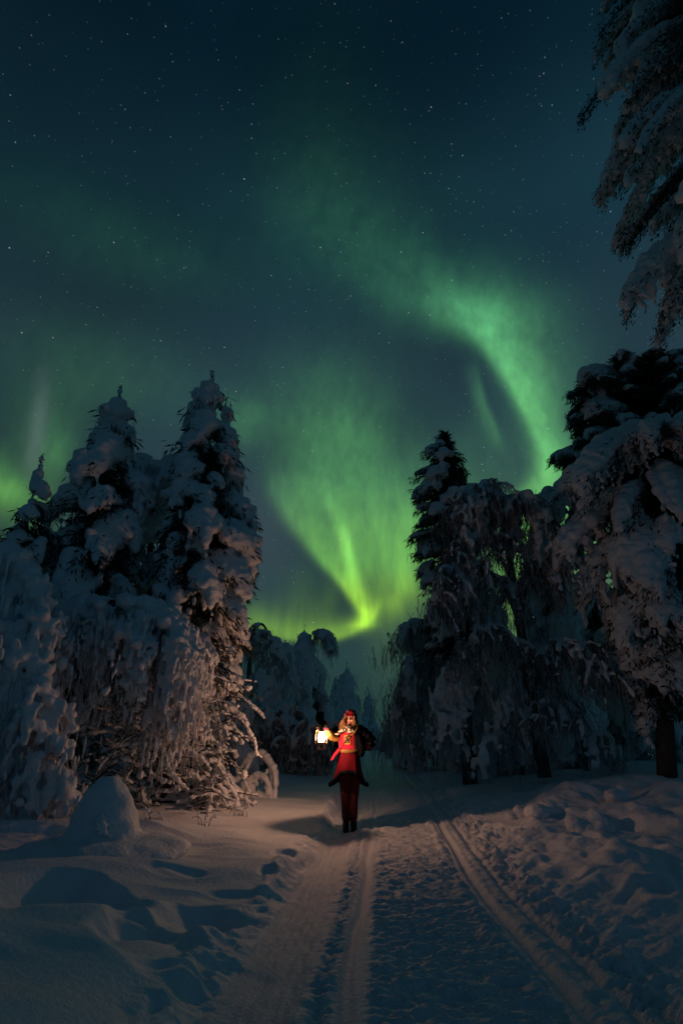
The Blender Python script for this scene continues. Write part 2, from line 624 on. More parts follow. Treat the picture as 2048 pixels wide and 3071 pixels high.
def height(x, y):
    x = np.asarray(x, float); y = np.asarray(y, float)
    shape = x.shape
    x, y = x.ravel(), y.ravel()
    s, t = trail_st(x, y)
    meander = .05 * np.sin(s * .35) + .03 * noise2(s * .5, s * 0, 3)
    tt = t + meander
    edge = .07 * noise2(s * 1.6, t * 2 + 7, 9) + .04 * noise2(s * 4.1, t * 4, 18) + .02 * noise2(s * 9, t * 6, 19)
    L = sst(-.78, -1.02, tt + edge)
    Rr = sst(1.30, 2.30, tt + edge * 3 + .12 * noise2(s * 2.2, tt * 2, 29))
    off = np.maximum(L, Rr)
    far = sst(10, 16, y)
    h = L * .13 + sst(-1.2, -5.5, tt) * .26
    h += Rr * .10 + sst(1.6, 6.0, tt) * .40 * sst(4, 12, y) + sst(1.5, 3.5, tt) * .05
    h += sst(8, 60, np.abs(tt)) * .6
    # broad drifts
    h += off * (fbm2(x * .45, y * .45, 21, 3) * .07 + .03 * noise2(x * 1.4, y * 1.9, 31))
    # wind ripples on the left
    left = L * sst(-.9, -1.4, tt)
    wx, wy = x + .5 * noise2(x * .7, y * .7, 43), y + .35 * noise2(x * .6, y * .9, 44) + .12 * x
    rip = np.abs(.65 * noise2(wx * .8 + 2, wy * 2.6, 41) + .35 * noise2(wx * 1.9, wy * 5.3, 42))
    h += left * (.034 * (1 - rip) ** 2 - .015) * (1 - far * .7) * (.4 + .6 * sst(-1.1, -2.0, tt))
    # trampled snow on the right
    right = Rr
    b = fbm2(x * 2.0 + .25 * noise2(x * 3, y * 3, 8), y * 1.5, 51, 3, .45)
    h += right * .075 * b * (1 - .5 * far)
    h += right * .05 * np.maximum(0, noise2(x * 4.5, y * 3.6, 61)) ** 1.2 * (1 - far)
    h += off * .012 * fbm2(x * 9, y * 8, 71, 2) * (.12 + .88 * right)
    # crumbs along the trail's left wall
    wall = np.exp(-((tt + .92) / .14) ** 2)
    h += wall * (.035 * fbm2(s * 3.1 + 2 * noise2(s * .7, t, 6), t * 6, 81, 4, .6) + .01)
    wall2 = np.exp(-((tt - 1.42) / .18) ** 2)
    h += wall2 * (.05 * fbm2(s * 6, t * 7, 83, 3))
    # trail surface
    on = 1 - off

    def rut(c, wd, d, wob=.012):
        q = (tt - c + wob * noise2(s * 1.3, s * 0 + c * 10, 91)) / wd
        return -d * np.exp(-q ** 4)

    g = rut(-.58, .18, .030) + rut(-.15, .035, .022, .03) + rut(-.27, .02, .014, .03) + rut(-.21, .008, .008, .03) + rut(.93, .040, .036) + rut(1.17, .040, .036) + rut(.84, .02, .010, .03) + rut(1.04, .012, .010, .02) + rut(1.25, .015, .012, .02)
    for k, c in enumerate((-.68, -.62, -.55, -.49, -.44)):
        g += rut(c, .010, .010, .014) * sst(.1, .5, noise2(s * .8, s * 0 + k, 97) + .5)
    g += .014 * np.exp(-((tt + .37) / .03) ** 2) * (.3 + fbm2(s * 8, t * 8, 93, 3)) + .025 * np.exp(-((tt - .78) / .06) ** 2) * (.5 + fbm2(s * 7, t * 8, 95, 2))
    g += .006 * np.exp(-((tt - 1.05) / .05) ** 2) + .006 * np.exp(-((tt + .22) / .02) ** 2)
    churn = sst(-.36, -.30, tt) * (1 - sst(-.24, -.20, tt)) * .8 + sst(-.08, .0, tt) * (1 - sst(.78, .90, tt)) + .45 * sst(1.18, 1.26, tt)
    ph = s * 2 * np.pi / .085 + 2.2 * noise2(s * 2, t * 2, 101) + .8 * noise2(t * 6, s * 5, 103)
    g += churn * (.011 * np.sin(ph) * (.55 + .6 * noise2(t * 2.6, s * 1.7, 107)) + .019 * fbm2(t * 10, s * 17, 109, 3, .65) + .012 * fbm2(t * 2.6, s * 3.2, 111, 2))
    edges = sst(.88, 1.0, tt) * (.45 + .55 * sst(1.16, 1.26, tt))
    g += edges * .026 * fbm2(s * 9, t * 10, 113, 4, .65) + sst(-.36, -.40, tt) * .006 * fbm2(s * 5, t * 22, 114, 3)
    h += on * g * (1 - .45 * far)
    soft = 1 - sst(14, 26, y)
    # the dips and bumps seen in the photo
    for cx, cy, rx, ry, d, rot in DIPS:
        c_, s_ = math.cos(rot), math.sin(rot)
        ux, uy = (x - cx) * c_ + (y - cy) * s_, -(x - cx) * s_ + (y - cy) * c_
        wob = 1 + .22 * noise2(x * 2.2, y * 2.2, int(abs(cx * 97) % 1000)) + .10 * noise2(x * 5, y * 5, 5)
        q = np.sqrt((ux / rx) ** 2 + (uy / ry) ** 2) / wob
        ramp_ = .35 + .65 * np.clip(.5 + .5 * uy / ry, 0, 1)
        h -= d * ramp_ * (1 - sst(.55, 1.05, q)) * (1 - on * .85)
    for cx, cy, rx, ry, hh in BUMPS:
        q = ((x - cx) / rx) ** 2 + ((y - cy) / ry) ** 2
        h += hh * np.exp(-q) * (1 + .25 * noise2(x * 3, y * 3, 7))
    h += .17 * sst(6.8, 2.6, y) + .10 * left * sst(5.2, 3.4, y)  # foreground rise added to tilt the near snow towards the lantern light
    # distance: gentle swell
    h += sst(30, 120, np.hypot(x, y)) * .35 * (1 + noise2(x * .02, y * .02, 131))
    return h.reshape(shape)


def gz(x, y):
    return float(height(np.array([x]), np.array([y]))[0])


def grown(a, b, step, lim, grow):
    """fine between a and b, then ever coarser out to lim"""
    mid = list(np.arange(a, b, step))
    lo, d, v = [], step, a
    while v > lim[0]:
        d *= grow; v -= d; lo.append(v)
    hi, d, v = [], step, mid[-1]
    while v < lim[1]:
        d *= grow; v += d; hi.append(v)
    return np.array(lo[::-1] + mid + hi)


gx = grown(-3.4, 4.2, .021, (-900, 900), 1.045)
ys, v = [2.6], 2.6
while v < 12.5:
    v += .0125 + .0026 * (v - 2.6); ys.append(v)
d = ys[-1] - ys[-2]
while v < 1500:
    d *= 1.045; v += d; ys.append(v)
lo, d, v = [], .02, 2.6
while v > -400:
    d *= 1.12; v -= d; lo.append(v)
gy = np.array(lo[::-1] + ys)
X, Yg = np.meshgrid(gx, gy)
Z = height(X, Yg)
nx, ny = len(gx), len(gy)
V = np.stack([X.ravel(), Yg.ravel(), Z.ravel()], 1)
ii, jj = np.meshgrid(np.arange(ny - 1), np.arange(nx - 1), indexing='ij')
F = np.stack([ii * nx + jj, ii * nx + jj + 1, (ii + 1) * nx + jj + 1, (ii + 1) * nx + jj], -1).reshape(-1, 4)
cs, ct = trail_st(V[F].mean(1)[:, 0], V[F].mean(1)[:, 1])
on_trail = (ct > -.80) & (ct < 1.40) & (cs > 0) & (cs < 300)
for nm, sel, mt in (('snow_ground', ~on_trail, M_GROUND), ('trail', on_trail, M_TRAIL)):
    Fs = F[sel]
    used, inv = np.unique(Fs, return_inverse=True)
    G = Geo(); G.add(V[used], inv.reshape(-1, 4))
    o = link(nm, G.mesh(nm), mt)
    o['kind'] = 'structure'
print('ground faces', len(F))


# ------------------------------------------------------------------ trees
def arr(l):
    return np.array(l, float).reshape(-1, 3)


def finish_tree(root, snow, needles, twigs, frost, limbs, voxel, lump, seed, snow_name='snow_cover', extra=(), smooth=3):
    if snow.n:
        link(snow_name, fuse(snow, voxel, snow_name, smooth, lump, .5 / max(voxel * 4, .1), seed), M_SNOW, root)
    if needles.n:
        link('crown', needles.mesh('crown', False), M_NEEDLE, root)
    if frost.n:
        link('frosted_twigs', frost.mesh('frosted_twigs'), M_FROST, root, kind='stuff')
    if twigs.n:
        link('branches', twigs.mesh('branches'), M_TWIG, root, kind='stuff')
    if limbs.n:
        link('trunk', limbs.mesh('trunk'), M_BARK, root)
    for k, g in enumerate(extra):
        link('branch', g.mesh('branch'), M_BARK, root)


def hang(rng, starts, lens, sway=.25, K=5):
    N = len(starts)
    t = np.linspace(0, 1, K)[None, :, None]
    a = rng.uniform(0, 2 * np.pi, N)
    drift = np.stack([np.cos(a), np.sin(a), 0 * a], 1) * (rng.uniform(0, sway, N) * lens)[:, None]
    wob = rng.normal(0, .04, (N, K, 3)) * lens[:, None, None]
    wob[:, 0] = 0
    return starts[:, None] + drift[:, None] * (t ** .6) + np.array([0, 0, -1.0]) * (lens[:, None, None] * t) + wob


def spruce(name, label, tip, Y, outline, base_x=None, R=.17, voxel=.035, seed=1, dens=1.0, fingers=1.0, needle=1.0, lean_y=0.0, pad=.72, knob=True, leader=.45, lowest=None,
           category='tree', group=None, droop=.5, snowy=1.0, frost=0.0, depth_scale=1.0, finger_len=(1.2, 3.2), twig_needles=(.10, .26), gap=2.0, needle_w=.011, trunk_r=None, zmin=None):
    rng = np.random.default_rng(seed)
    T = pl(tip[0], tip[1], Y)
    bx = T[0] if base_x is None else base_x
    B = np.array([bx, Y + lean_y, gz(bx, Y + lean_y) - .05])
    root = thing(name, B, label, category, group)
    rows = []
    for yd, xl, xr in outline:
        a, b = pl(xl, yd, Y), pl(xr, yd, Y)
        rows.append((a[2], a[0], b[0]))
    rows.sort()
    rows = np.array(rows)

    def axis(z):
        k = np.clip((z - B[2]) / (T[2] - B[2]), 0, 1)
        return B + (T - B) * k

    def ext(z):
        ax = axis(z)[0]
        l = max(ax - np.interp(z, rows[:, 0], rows[:, 1]), .02)
        r = max(np.interp(z, rows[:, 0], rows[:, 2]) - ax, .02)
        return l, r

    snow, needles, twigs, fr, limbs = Geo(), Geo(), Geo(), Geo(), Geo()
    H = T[2] - B[2]
    zs = np.linspace(0, 1, 14)
    tr = trunk_r or .012 * H + .02
    limbs.tube([B + (T - B) * k + np.array([.02 * math.sin(k * 7 + seed), .02 * math.cos(k * 5), 0]) for k in zs], tr * (1 - zs * .93), 10)
    zlow = rows[0, 0] if lowest is None else lowest
    C, S = [], []
    NP, ND, NW = [], [], []
    FS, FL, FR = [], [], []
    Ld = leader * R / .2 if knob else R * .5
    z = zlow
    az = rng.uniform(0, 6.28)
    while z < T[2] - Ld - R * .55:
        l, r = ext(z)
        m = (l + r) / 2
        hr = R * (.62 + .55 * min(1, m / .9)) * rng.uniform(.72, 1.28)
        tf = float(np.clip(1 - (T[2] - Ld - z) / (7 * R), 0, 1)) if knob else 0.0
        hr *= 1 + .30 * tf
        nb = float(np.clip(2 * np.pi * m / (R * 3.0), 2.6, 9)) * dens
        az += 2.39996 + rng.normal(0, .25)
        cw = .5 + .5 * math.cos(az)
        cw = cw * cw * (3 - 2 * cw)
        Lx = l * (1 - cw) + r * cw
        L = Lx * rng.uniform(.66, 1.08) - hr * .45
        z += R * gap / nb
        zz = z + rng.normal(0, R * .25)
        has_snow = rng.uniform() < snowy
        if L < .06:
            if has_snow:
                C.append(axis(zz) + np.array([math.cos(az), math.sin(az), 0]) * max(L, 0)); S.append([hr * .6] * 3)
            continue
        dirv = np.array([math.cos(az), math.sin(az) * depth_scale, 0])
        latd = np.array([-dirv[1], dirv[0], 0])
        n = max(4, int(L * (1 + .8 * droop) / (hr * .36)))
        s_ = np.linspace(.06, 1, n)
        top = min(zz + droop * L * rng.uniform(.7, 1.2), max(zz, T[2] - Ld - R * .3))
        P = np.array([axis(top * (1 - q) + zz * q) * [1, 1, 0] + dirv * L * (q ** .85) + [0, 0, top - (top - zz) * q ** 2.1] for q in s_])
        P += latd[None] * (rng.normal(0, .14) * L * s_ ** 2)[:, None]
        twigs.tube(P, np.linspace(.022, .008, n) * (.6 + H * .06), 4, cap=False)
        q0 = rng.uniform(.15, .55) * (1 - tf)
        bs = rng.uniform(.50, 1.0) if rng.uniform() < .6 else rng.uniform(.95, 1.45)
        wid = rng.uniform(.5, 1.15)
        for q, p in zip(s_, P):
            if has_snow and q >= q0:
                u = (q - q0) / (1 - q0)
                rad = pad * hr * bs * (.40 + .62 * math.sin(min(3.0, .35 + u * 2.3))) * rng.uniform(.90, 1.10)
                C.append(p + [0, 0, rad * .35] + rng.normal(0, rad * .08, 3)); S.append([rad, rad, rad * .84])
                for sd in (-1, 1):
                    off = latd * sd * rad * wid * rng.uniform(.8, 1.1)
                    C.append(p + off - [0, 0, rad * (.12 + .25 * wid)]); S.append([rad * .78, rad * .78, rad * .70])
                for _ in range(rng.poisson(.95 * fingers * (.3 + q))):
                    FS.append(p + latd * rng.uniform(-1.2, 1.2) * rad + dirv * rng.uniform(-.4, .5) * rad - [0, 0, rad * .1])
                    FL.append(rad * rng.uniform(*finger_len)); FR.append(rad * rng.uniform(.20, .36))
            for _ in range(int(rng.poisson(9 * needle * (1 - .6 * tf)))):
                st = p + latd * rng.uniform(-1.3, 1.3) * hr + dirv * rng.uniform(-.5, .5) * hr + [0, 0, rng.uniform(-.9, .05) * hr]
                dv = dirv * rng.uniform(.0, .9) + latd * rng.normal(0, .5) + np.array([0, 0, -rng.uniform(.2, 1.2)])
                dv = dv / np.linalg.norm(dv) * rng.uniform(*twig_needles)
                NP.append(st); ND.append(dv); NW.append(rng.uniform(.6, 1.4) * needle_w)
        if has_snow:
            # the drooping end, like a paw
            e, rad = P[-1], pad * hr * bs * .62
            for j in range(rng.integers(1, 4)):
                e = e + dirv * rad * .3 - [0, 0, rad * .95]
                C.append(e.copy()); S.append([rad, rad, rad * 1.1]); rad *= rng.uniform(.68, .85)
    if knob:
        up = (T - B) / np.linalg.norm(T - B)
        d_, i_ = 0.0, 0
        while d_ < Ld:
            rr_ = R * (.20 + .16 * d_ / Ld) * (1.35 if i_ % 3 == 1 else .8) * rng.uniform(.85, 1.15)
            C.append(T - up * (d_ + rr_) + rng.normal(0, R * .05, 3)); S.append([rr_, rr_, rr_ * 1.15])
            d_ += rr_ * 1.3; i_ += 1
        for f_, g_ in ((1.0, .72), (1.5, .62), (2.2, .85)):
            C.append(T - up * (Ld + R * (f_ - .9)) + rng.normal(0, R * .12, 3)); S.append([g_ * R, g_ * R, g_ * R * .95])
        nk = int(26 * needle)
        kk = rng.uniform(0, Ld * 1.3, nk)
        for d2 in kk:
            NP.append(T - up * d2); v_ = rng.normal(0, 1, 3); v_[2] = abs(v_[2]) * .4; ND.append(v_ / np.linalg.norm(v_) * rng.uniform(.04, .10)); NW.append(needle_w * .8)
    # inner dead needles round the trunk
    ni = int(2200 * needle * min(1.5, H / 7))
    zi = rng.uniform(zlow, T[2] - Ld - (6 * R if knob else 0), ni)
    for q in zi:
        l, r = ext(q); a_ = rng.uniform(0, 6.28); m = (l + r) / 2 * rng.uniform(.05, .6)
        NP.append(axis(q) + [math.cos(a_) * m, math.sin(a_) * m, 0]); v_ = rng.normal(0, 1, 3); v_[2] -= .6
        ND.append(v_ / np.linalg.norm(v_) * rng.uniform(*twig_needles)); NW.append(needle_w * 1.7)
    if FS:
        FS, FL = arr(FS), np.array(FL)
        P = hang(rng, FS, FL, .22, 5)
        rr = np.array(FR)
        for k in range(5):
            C += list(P[:, k]); S += [[q * (1.15 - .13 * k) * (1 + .25 * math.sin(k * 2.1 + i))] * 2 + [q * 1.35] for i, q in enumerate(rr)]
    snow.blobs(arr(C), np.array(S))
    if NP:
        needles.blades(arr(NP), arr(ND), np.array(NW), rng)
    if frost > 0 and len(C):
        Cn = arr(C)
        n = int(frost)
        st = Cn[rng.integers(0, len(Cn), n)] + rng.normal(0, R * .6, (n, 3))
        ln = rng.uniform(.15, .5, n) * (R / .17)
        P = hang(rng, st, ln, .5, 5)
        fr.strands(P, np.repeat((rng.uniform(.5, 1.3, n) * .010 * (Y / 14))[:, None], 5, 1) * np.linspace(1.1, .5, 5)[None])
    finish_tree(root, snow, needles, twigs, fr, limbs, voxel, R * .14, seed)
    return root


def resample(P, n):
    P = np.asarray(P, float)
    # smooth Catmull-Rom through the points
    t = np.linspace(0, len(P) - 1 - 1e-6, n)
    i = t.astype(int); f = (t - i)[:, None]
    p0, p1, p2, p3 = P[np.maximum(i - 1, 0)], P[i], P[np.minimum(i + 1, len(P) - 1)], P[np.minimum(i + 2, len(P) - 1)]
    return .5 * ((2 * p1) + (-p0 + p2) * f + (2 * p0 - 5 * p1 + 4 * p2 - p3) * f ** 2 + (-p0 + 3 * p1 - 3 * p2 + p3) * f ** 3)


def bowed(name, label, limb_list, seed=1, voxel=.035, category='tree', group=None, twig_n=0, frost_n=0, base=None, twig_r=.006, sub=True, lump=.02, sc=1.0):
    """a tree bent under snow. limb_list: dict(pts=[(xd,yd,Y)...] or world pts, r=wood radius, snow=snow radius, hang=per metre, len=(a,b), fr=finger radius, spread)"""
    rng = np.random.default_rng(seed)
    snow, needles, twigs, fr, limbs = Geo(), Geo(), Geo(), Geo(), Geo()
    if sc != 1:
        twig_r *= sc; lump *= sc
        for lb in limb_list:
            for key in ('snow', 'fr', 'spread', 'tspread', 'wide', 'subsnow'):
                if key in lb or key == 'subsnow':
                    lb[key] = lb.get(key, .05) * sc
            for key in ('len', 'tlen', 'sublen', 'r'):
                if key in lb or key == 'sublen':
                    lb[key] = tuple(q * sc for q in lb.get(key, (.5, 1.3)))
            for key in ('hang', 'twigs', 'frost', 'subs'):
                if key in lb:
                    lb[key] = lb[key] / sc
            lb['subfrost'] = lb.get('subfrost', 26) / sc; lb['subtwig'] = lb.get('subtwig', 14) / sc
    paths, extra, side = [], [], Geo()
    for lb in limb_list:
        P = np.array([p if lb.get('world') else pl(*p) for p in lb['pts']])
        ln = np.linalg.norm(np.diff(P, axis=0), axis=1).sum()
        n = max(6, int(ln / .09))
        P = resample(P, n)
        P += np.cumsum(rng.normal(0, .004, (n, 3)), 0)
        paths.append((lb, P, ln))
    B = paths[0][1][0].copy() if base is None else base
    B[2] = gz(B[0], B[1]) - .05
    root = thing(name, B, label, category, group)
    C, S = [], []
    TW, TL, FRS, FRL = [], [], [], []
    for lb, P, ln in paths:
        n = len(P)
        r0, r1 = lb.get('r', (.05, .012))
        tgt = limbs if lb is limb_list[0] else Geo()
        tgt.tube(P, np.linspace(r0, r1, n), 9)
        if tgt is not limbs:
            extra.append(tgt)
        sr = lb.get('snow', .1)
        if sr > 0:
            lo, hi = lb.get('snow_from', 0), lb.get('snow_to', 1)
            m = max(6, int(ln / (sr * .5)))
            Q = resample(P, m)
            for k in range(m):
                q = k / (m - 1)
                if q < lo or q > hi:
                    continue
                rad = sr * rng.uniform(.75, 1.2) * (1 - .35 * max(0, q - .6) / .4)
                for e in range(1 + int(lb.get('wide', 0) > 0)):
                    off = np.array([rng.normal(0, lb.get('wide', 0) * .5), rng.normal(0, lb.get('wide', 0)), 0])
                    C.append(Q[k] + off + [0, 0, rad * .45 - abs(off[1]) * .4]); S.append([rad, rad, rad * .85])
        hg = lb.get('hang', 0)
        if hg:
            cnt = int(hg * ln)
            q = rng.uniform(lb.get('hang_from', .15), 1, cnt)
            st = P[(q * (n - 1)).astype(int)] + rng.normal(0, 1, (cnt, 3)) * np.array([lb.get('spread', .12), lb.get('spread', .12) * 1.3, 0])
            st[:, 2] -= np.abs(rng.normal(0, sr * .4 + .02, cnt)) + np.hypot(*(st - P[(q * (n - 1)).astype(int)])[:, :2].T) * .5
            a, b = lb['len']
            cl = noise2(st[:, 0] * 3.4 + st[:, 1] * 2.1, st[:, 1] * 2.6 + seed, seed)
            L = rng.uniform(a, b, cnt) * (.55 + .45 * np.sin(q * 2.9)) * np.clip(.85 + .75 * cl, .25, 1.5)
            ok = rng.uniform(-1, 1, cnt) < .35 + cl * 1.1
            st, L, q = st[ok], L[ok], q[ok]; cnt = len(L)
            Pf = hang(rng, st, L, .22, 7)
            rr = rng.uniform(.6, 1.3, cnt) * lb.get('fr', .04)
            for k in range(7):
                jit = rng.uniform(.6, 1.35, cnt) * np.where(rng.uniform(0, 1, cnt) < .10, 1.9, 1)
                C += list(Pf[:, k] + rng.normal(0, .012, (cnt, 3)))
                S += [[v_ * j_ * (1.1 - .08 * k)] * 2 + [max(v_ * 1.2, l_ / 9)] for v_, j_, l_ in zip(rr, jit, L)]
        for key, SL, LL in (('twigs', TW, TL), ('frost', FRS, FRL)):
            cnt = int(lb.get(key, 0) * ln)
            if cnt:
                q = rng.uniform(lb.get('hang_from', .1), 1, cnt)
                sp = lb.get('tspread', lb.get('spread', .15))
                o_ = rng.normal(0, 1, (cnt, 3)) * [sp, sp, 0]
                o_[:, 2] = -np.hypot(o_[:, 0], o_[:, 1]) * rng.uniform(.5, 1.1, cnt)
                SL.append(P[(q * (n - 1)).astype(int)] + o_)
                a, b = lb.get('tlen', lb.get('len', (.3, .8)))
                LL.append(rng.uniform(a, b, cnt))
    # finer side branches, arching out and down, each carrying its own snow and frost
    for lb, P, ln in paths:
        cnt = int(lb.get('subs', 0) * ln)
        n = len(P)
        for _ in range(cnt):
            q = rng.uniform(lb.get('hang_from', .15), 1)
            a = P[int(q * (n - 1))]
            az = rng.uniform(0, 6.28); L = rng.uniform(*lb.get('sublen', (.5, 1.3)))
            t = np.linspace(0, 1, 9)[:, None]
            up_ = rng.uniform(.1, .5); dn = rng.uniform(.6, 1.5)
            Q = a + np.array([math.cos(az), math.sin(az), 0]) * L * .75 * t + np.array([0, 0, 1.0]) * L * (up_ * t - dn * t ** 2.2) + np.cumsum(rng.normal(0, .012, (9, 3)), 0)
            twigs.tube(Q, np.linspace(.016, .006, 9), 4, cap=False)
            sr_ = lb.get('subsnow', .05) * rng.uniform(.5, 1.5)
            for p in resample(Q, max(5, int(L / (sr_ * .8))))[1:]:
                if rng.uniform() < .85:
                    r_ = sr_ * rng.uniform(.6, 1.25)
                    C.append(p + [0, 0, r_ * .5]); S.append([r_, r_, r_ * .85])
            k_ = int(lb.get('subfrost', 26) * L)
            w_ = rng.integers(1, 9, k_)
            FRS.append(Q[w_] + rng.normal(0, .03, (k_, 3)) - [0, 0, .03]); FRL.append(rng.uniform(.10, .40, k_))
            k_ = int(lb.get('subtwig', 14) * L)
            w_ = rng.integers(1, 9, k_)
            TW.append(Q[w_] + rng.normal(0, .03, (k_, 3)) - [0, 0, .03]); TL.append(rng.uniform(.10, .40, k_))
    if C:
        snow.blobs(arr(C), np.array(S))
    for SL, LL, G, f in ((TW, TL, twigs, .8), (FRS, FRL, fr, 1.0)):
        if SL:
            st, L = np.concatenate(SL), np.concatenate(LL)
            P = hang(rng, st, L, .45, 6)
            G.strands(P, (rng.uniform(.5, 1.4, len(st)) * twig_r * f)[:, None] * np.linspace(1.1, .5, 6)[None])
    finish_tree(root, snow, needles, twigs, fr, limbs, voxel, lump, seed, extra=extra, smooth=1)
    return root


# ---- left group
spruce('snowy_spruce', 'slim snow-laden spruce at the left edge, the lowest of the three pointed tops', (100, 1042), 9.3,
       [(1075, 88, 112), (1110, 78, 122), (1150, 75, 125), (1190, 62, 130), (1235, 12, 138), (1300, -20, 136), (1380, -40, 120), (1500, -60, 120), (1700, -90, 120)],
       R=.18, seed=11, voxel=.030, gap=3.0, needle=1.8)
spruce('snowy_spruce', 'snow-laden spruce with a bare knobbly tip, second pointed top from the left', (280, 886), 10.2,
       [(925, 268, 292), (955, 222, 310), (1000, 222, 308), (1030, 205, 315), (1060, 190, 325), (1110, 150, 330), (1180, 135, 345), (1260, 110, 350), (1400, 90, 360), (1600, 60, 380)],
       R=.25, seed=12, voxel=.034, gap=3.3, needle=2.2, needle_w=.014)
spruce('snowy_spruce', 'tallest snow-laden spruce of the left side, its skirt catching the lantern light', (489, 852), 10.4,
       [(880, 472, 505), (915, 462, 525), (945, 440, 520), (985, 420, 540), (1030, 392, 545), (1090, 400, 560), (1150, 385, 575), (1220, 370, 584), (1290, 350, 590), (1350, 350, 604), (1420, 360, 606),
        (1500, 380, 590), (1570, 400, 570), (1620, 420, 545)], base_x=-2.95,
       R=.24, seed=13, voxel=.030, gap=3.2, fingers=1.6, needle=2.4, needle_w=.014)
spruce('snowy_spruce', 'stunted snow-laden spruce leaning behind the tallest one, with a narrow second tip', (519, 912), 10.9,
       [(940, 508, 532), (985, 500, 540), (1050, 495, 548), (1150, 490, 560), (1250, 470, 570), (1400, 460, 585), (1500, 450, 580)], base_x=-2.6, R=.15, seed=14, voxel=.04)
bowed('bent_spruce', 'bent snow-laden tree with a rounded hump between the two tallest left spruces',
      [dict(pts=[(365, 1850, 11.2), (350, 1500, 11.2), (345, 1250, 11.1), (375, 1090, 11.0), (420, 1062, 10.8), (450, 1090, 10.6)], r=(.09, .02), snow=.19, snow_from=.55, hang=26, hang_from=.5, len=(.3, .9), fr=.07, spread=.16, wide=.16),
       dict(pts=[(350, 1150, 11.1), (325, 1065, 11.0), (312, 1085, 10.8), (308, 1140, 10.7)], r=(.03, .01), snow=.18, hang=22, len=(.2, .6), fr=.07, spread=.14, wide=.12),
       dict(pts=[(350, 1240, 11.1), (300, 1190, 10.9), (275, 1240, 10.7)], r=(.03, .01), snow=.19, hang=22, len=(.2, .7), fr=.08, spread=.14, wide=.12),
       dict(pts=[(350, 1300, 11.1), (400, 1245, 10.9), (450, 1280, 10.6)], r=(.03, .01), snow=.20, hang=20, len=(.2, .7), fr=.08, spread=.14, wide=.12),
       dict(pts=[(350, 1350, 11.1), (280, 1300, 10.9), (230, 1340, 10.6)], r=(.03, .01), snow=.16, hang=20, len=(.3, .8), fr=.07, spread=.16, wide=.12)], seed=21, voxel=.038)
bowed('bowed_birch', 'birch bowed into a level snowy beam with a curtain of icy twigs',
      [dict(pts=[(120, 1890, 9.6), (110, 1650, 9.5), (130, 1450, 9.4), (200, 1398, 9.3), (300, 1392, 9.2), (380, 1408, 9.2), (415, 1460, 9.1), (425, 1520, 9.1)], r=(.10, .02), snow=.15, snow_from=.42, hang=190,
            hang_from=.40, len=(.4, 1.6), fr=.025, spread=.18, wide=.14, frost=120, tlen=(.5, 1.7)),
       dict(pts=[(200, 1420, 9.3), (290, 1450, 8.9), (350, 1480, 8.8)], r=(.03, .01), snow=.11, hang=150, len=(.4, 1.3), fr=.026, spread=.18, wide=.14),
       dict(pts=[(330, 1400, 9.3), (400, 1430, 9.0), (428, 1500, 8.9)], r=(.03, .01), snow=.13, hang=130, len=(.3, 1.0), fr=.028, spread=.14, wide=.12),
       dict(pts=[(160, 1420, 9.4), (150, 1500, 9.1), (140, 1560, 9.0)], r=(.03, .01), snow=.10, hang=120, len=(.5, 1.3), fr=.026, spread=.2, wide=.12)], seed=22, voxel=.022, lump=.012)
bowed('bowed_birch', 'bowed tree at the left edge hung with long ropes of snow',
      [dict(pts=[(-60, 1930, 8.3), (-70, 1600, 8.3), (-40, 1330, 8.2), (20, 1265, 8.1), (80, 1330, 8.0), (110, 1440, 7.9)], r=(.10, .02), snow=.13, snow_from=.5, hang=20, hang_from=.45, len=(.8, 1.9), fr=.05, spread=.16, wide=.1),
       dict(pts=[(-60, 1600, 8.3), (20, 1480, 8.1), (80, 1520, 7.9), (120, 1620, 7.8)], r=(.05, .01), snow=.12, hang=25, len=(.7, 1.7), fr=.048, frost=60, spread=.17, wide=.1),
       dict(pts=[(-50, 1700, 8.3), (30, 1600, 8.0), (100, 1640, 7.8), (125, 1720, 7.8)], r=(.05, .01), snow=.10, hang=25, len=(.6, 1.3), fr=.045, frost=60, spread=.17, wide=.1),
       dict(pts=[(-60, 1450, 8.3), (-10, 1420, 8.0), (30, 1500, 7.9), (40, 1600, 7.9)], r=(.05, .01), snow=.14, hang=22, len=(.6, 1.6), fr=.05, frost=60, spread=.17, wide=.1),
       dict(pts=[(-20, 1800, 8.2), (40, 1740, 7.9), (80, 1790, 7.8), (90, 1850, 7.8)], r=(.03, .01), snow=.07, hang=26, len=(.2, .6), fr=.045, frost=60, spread=.17, wide=.1),
       dict(pts=[(60, 1850, 8.2), (110, 1760, 7.9), (150, 1790, 7.8), (160, 1850, 7.8)], r=(.02, .01), snow=.06, hang=26, len=(.15, .4), fr=.04, spread=.12, wide=.08)], seed=23, voxel=.028, lump=.014)

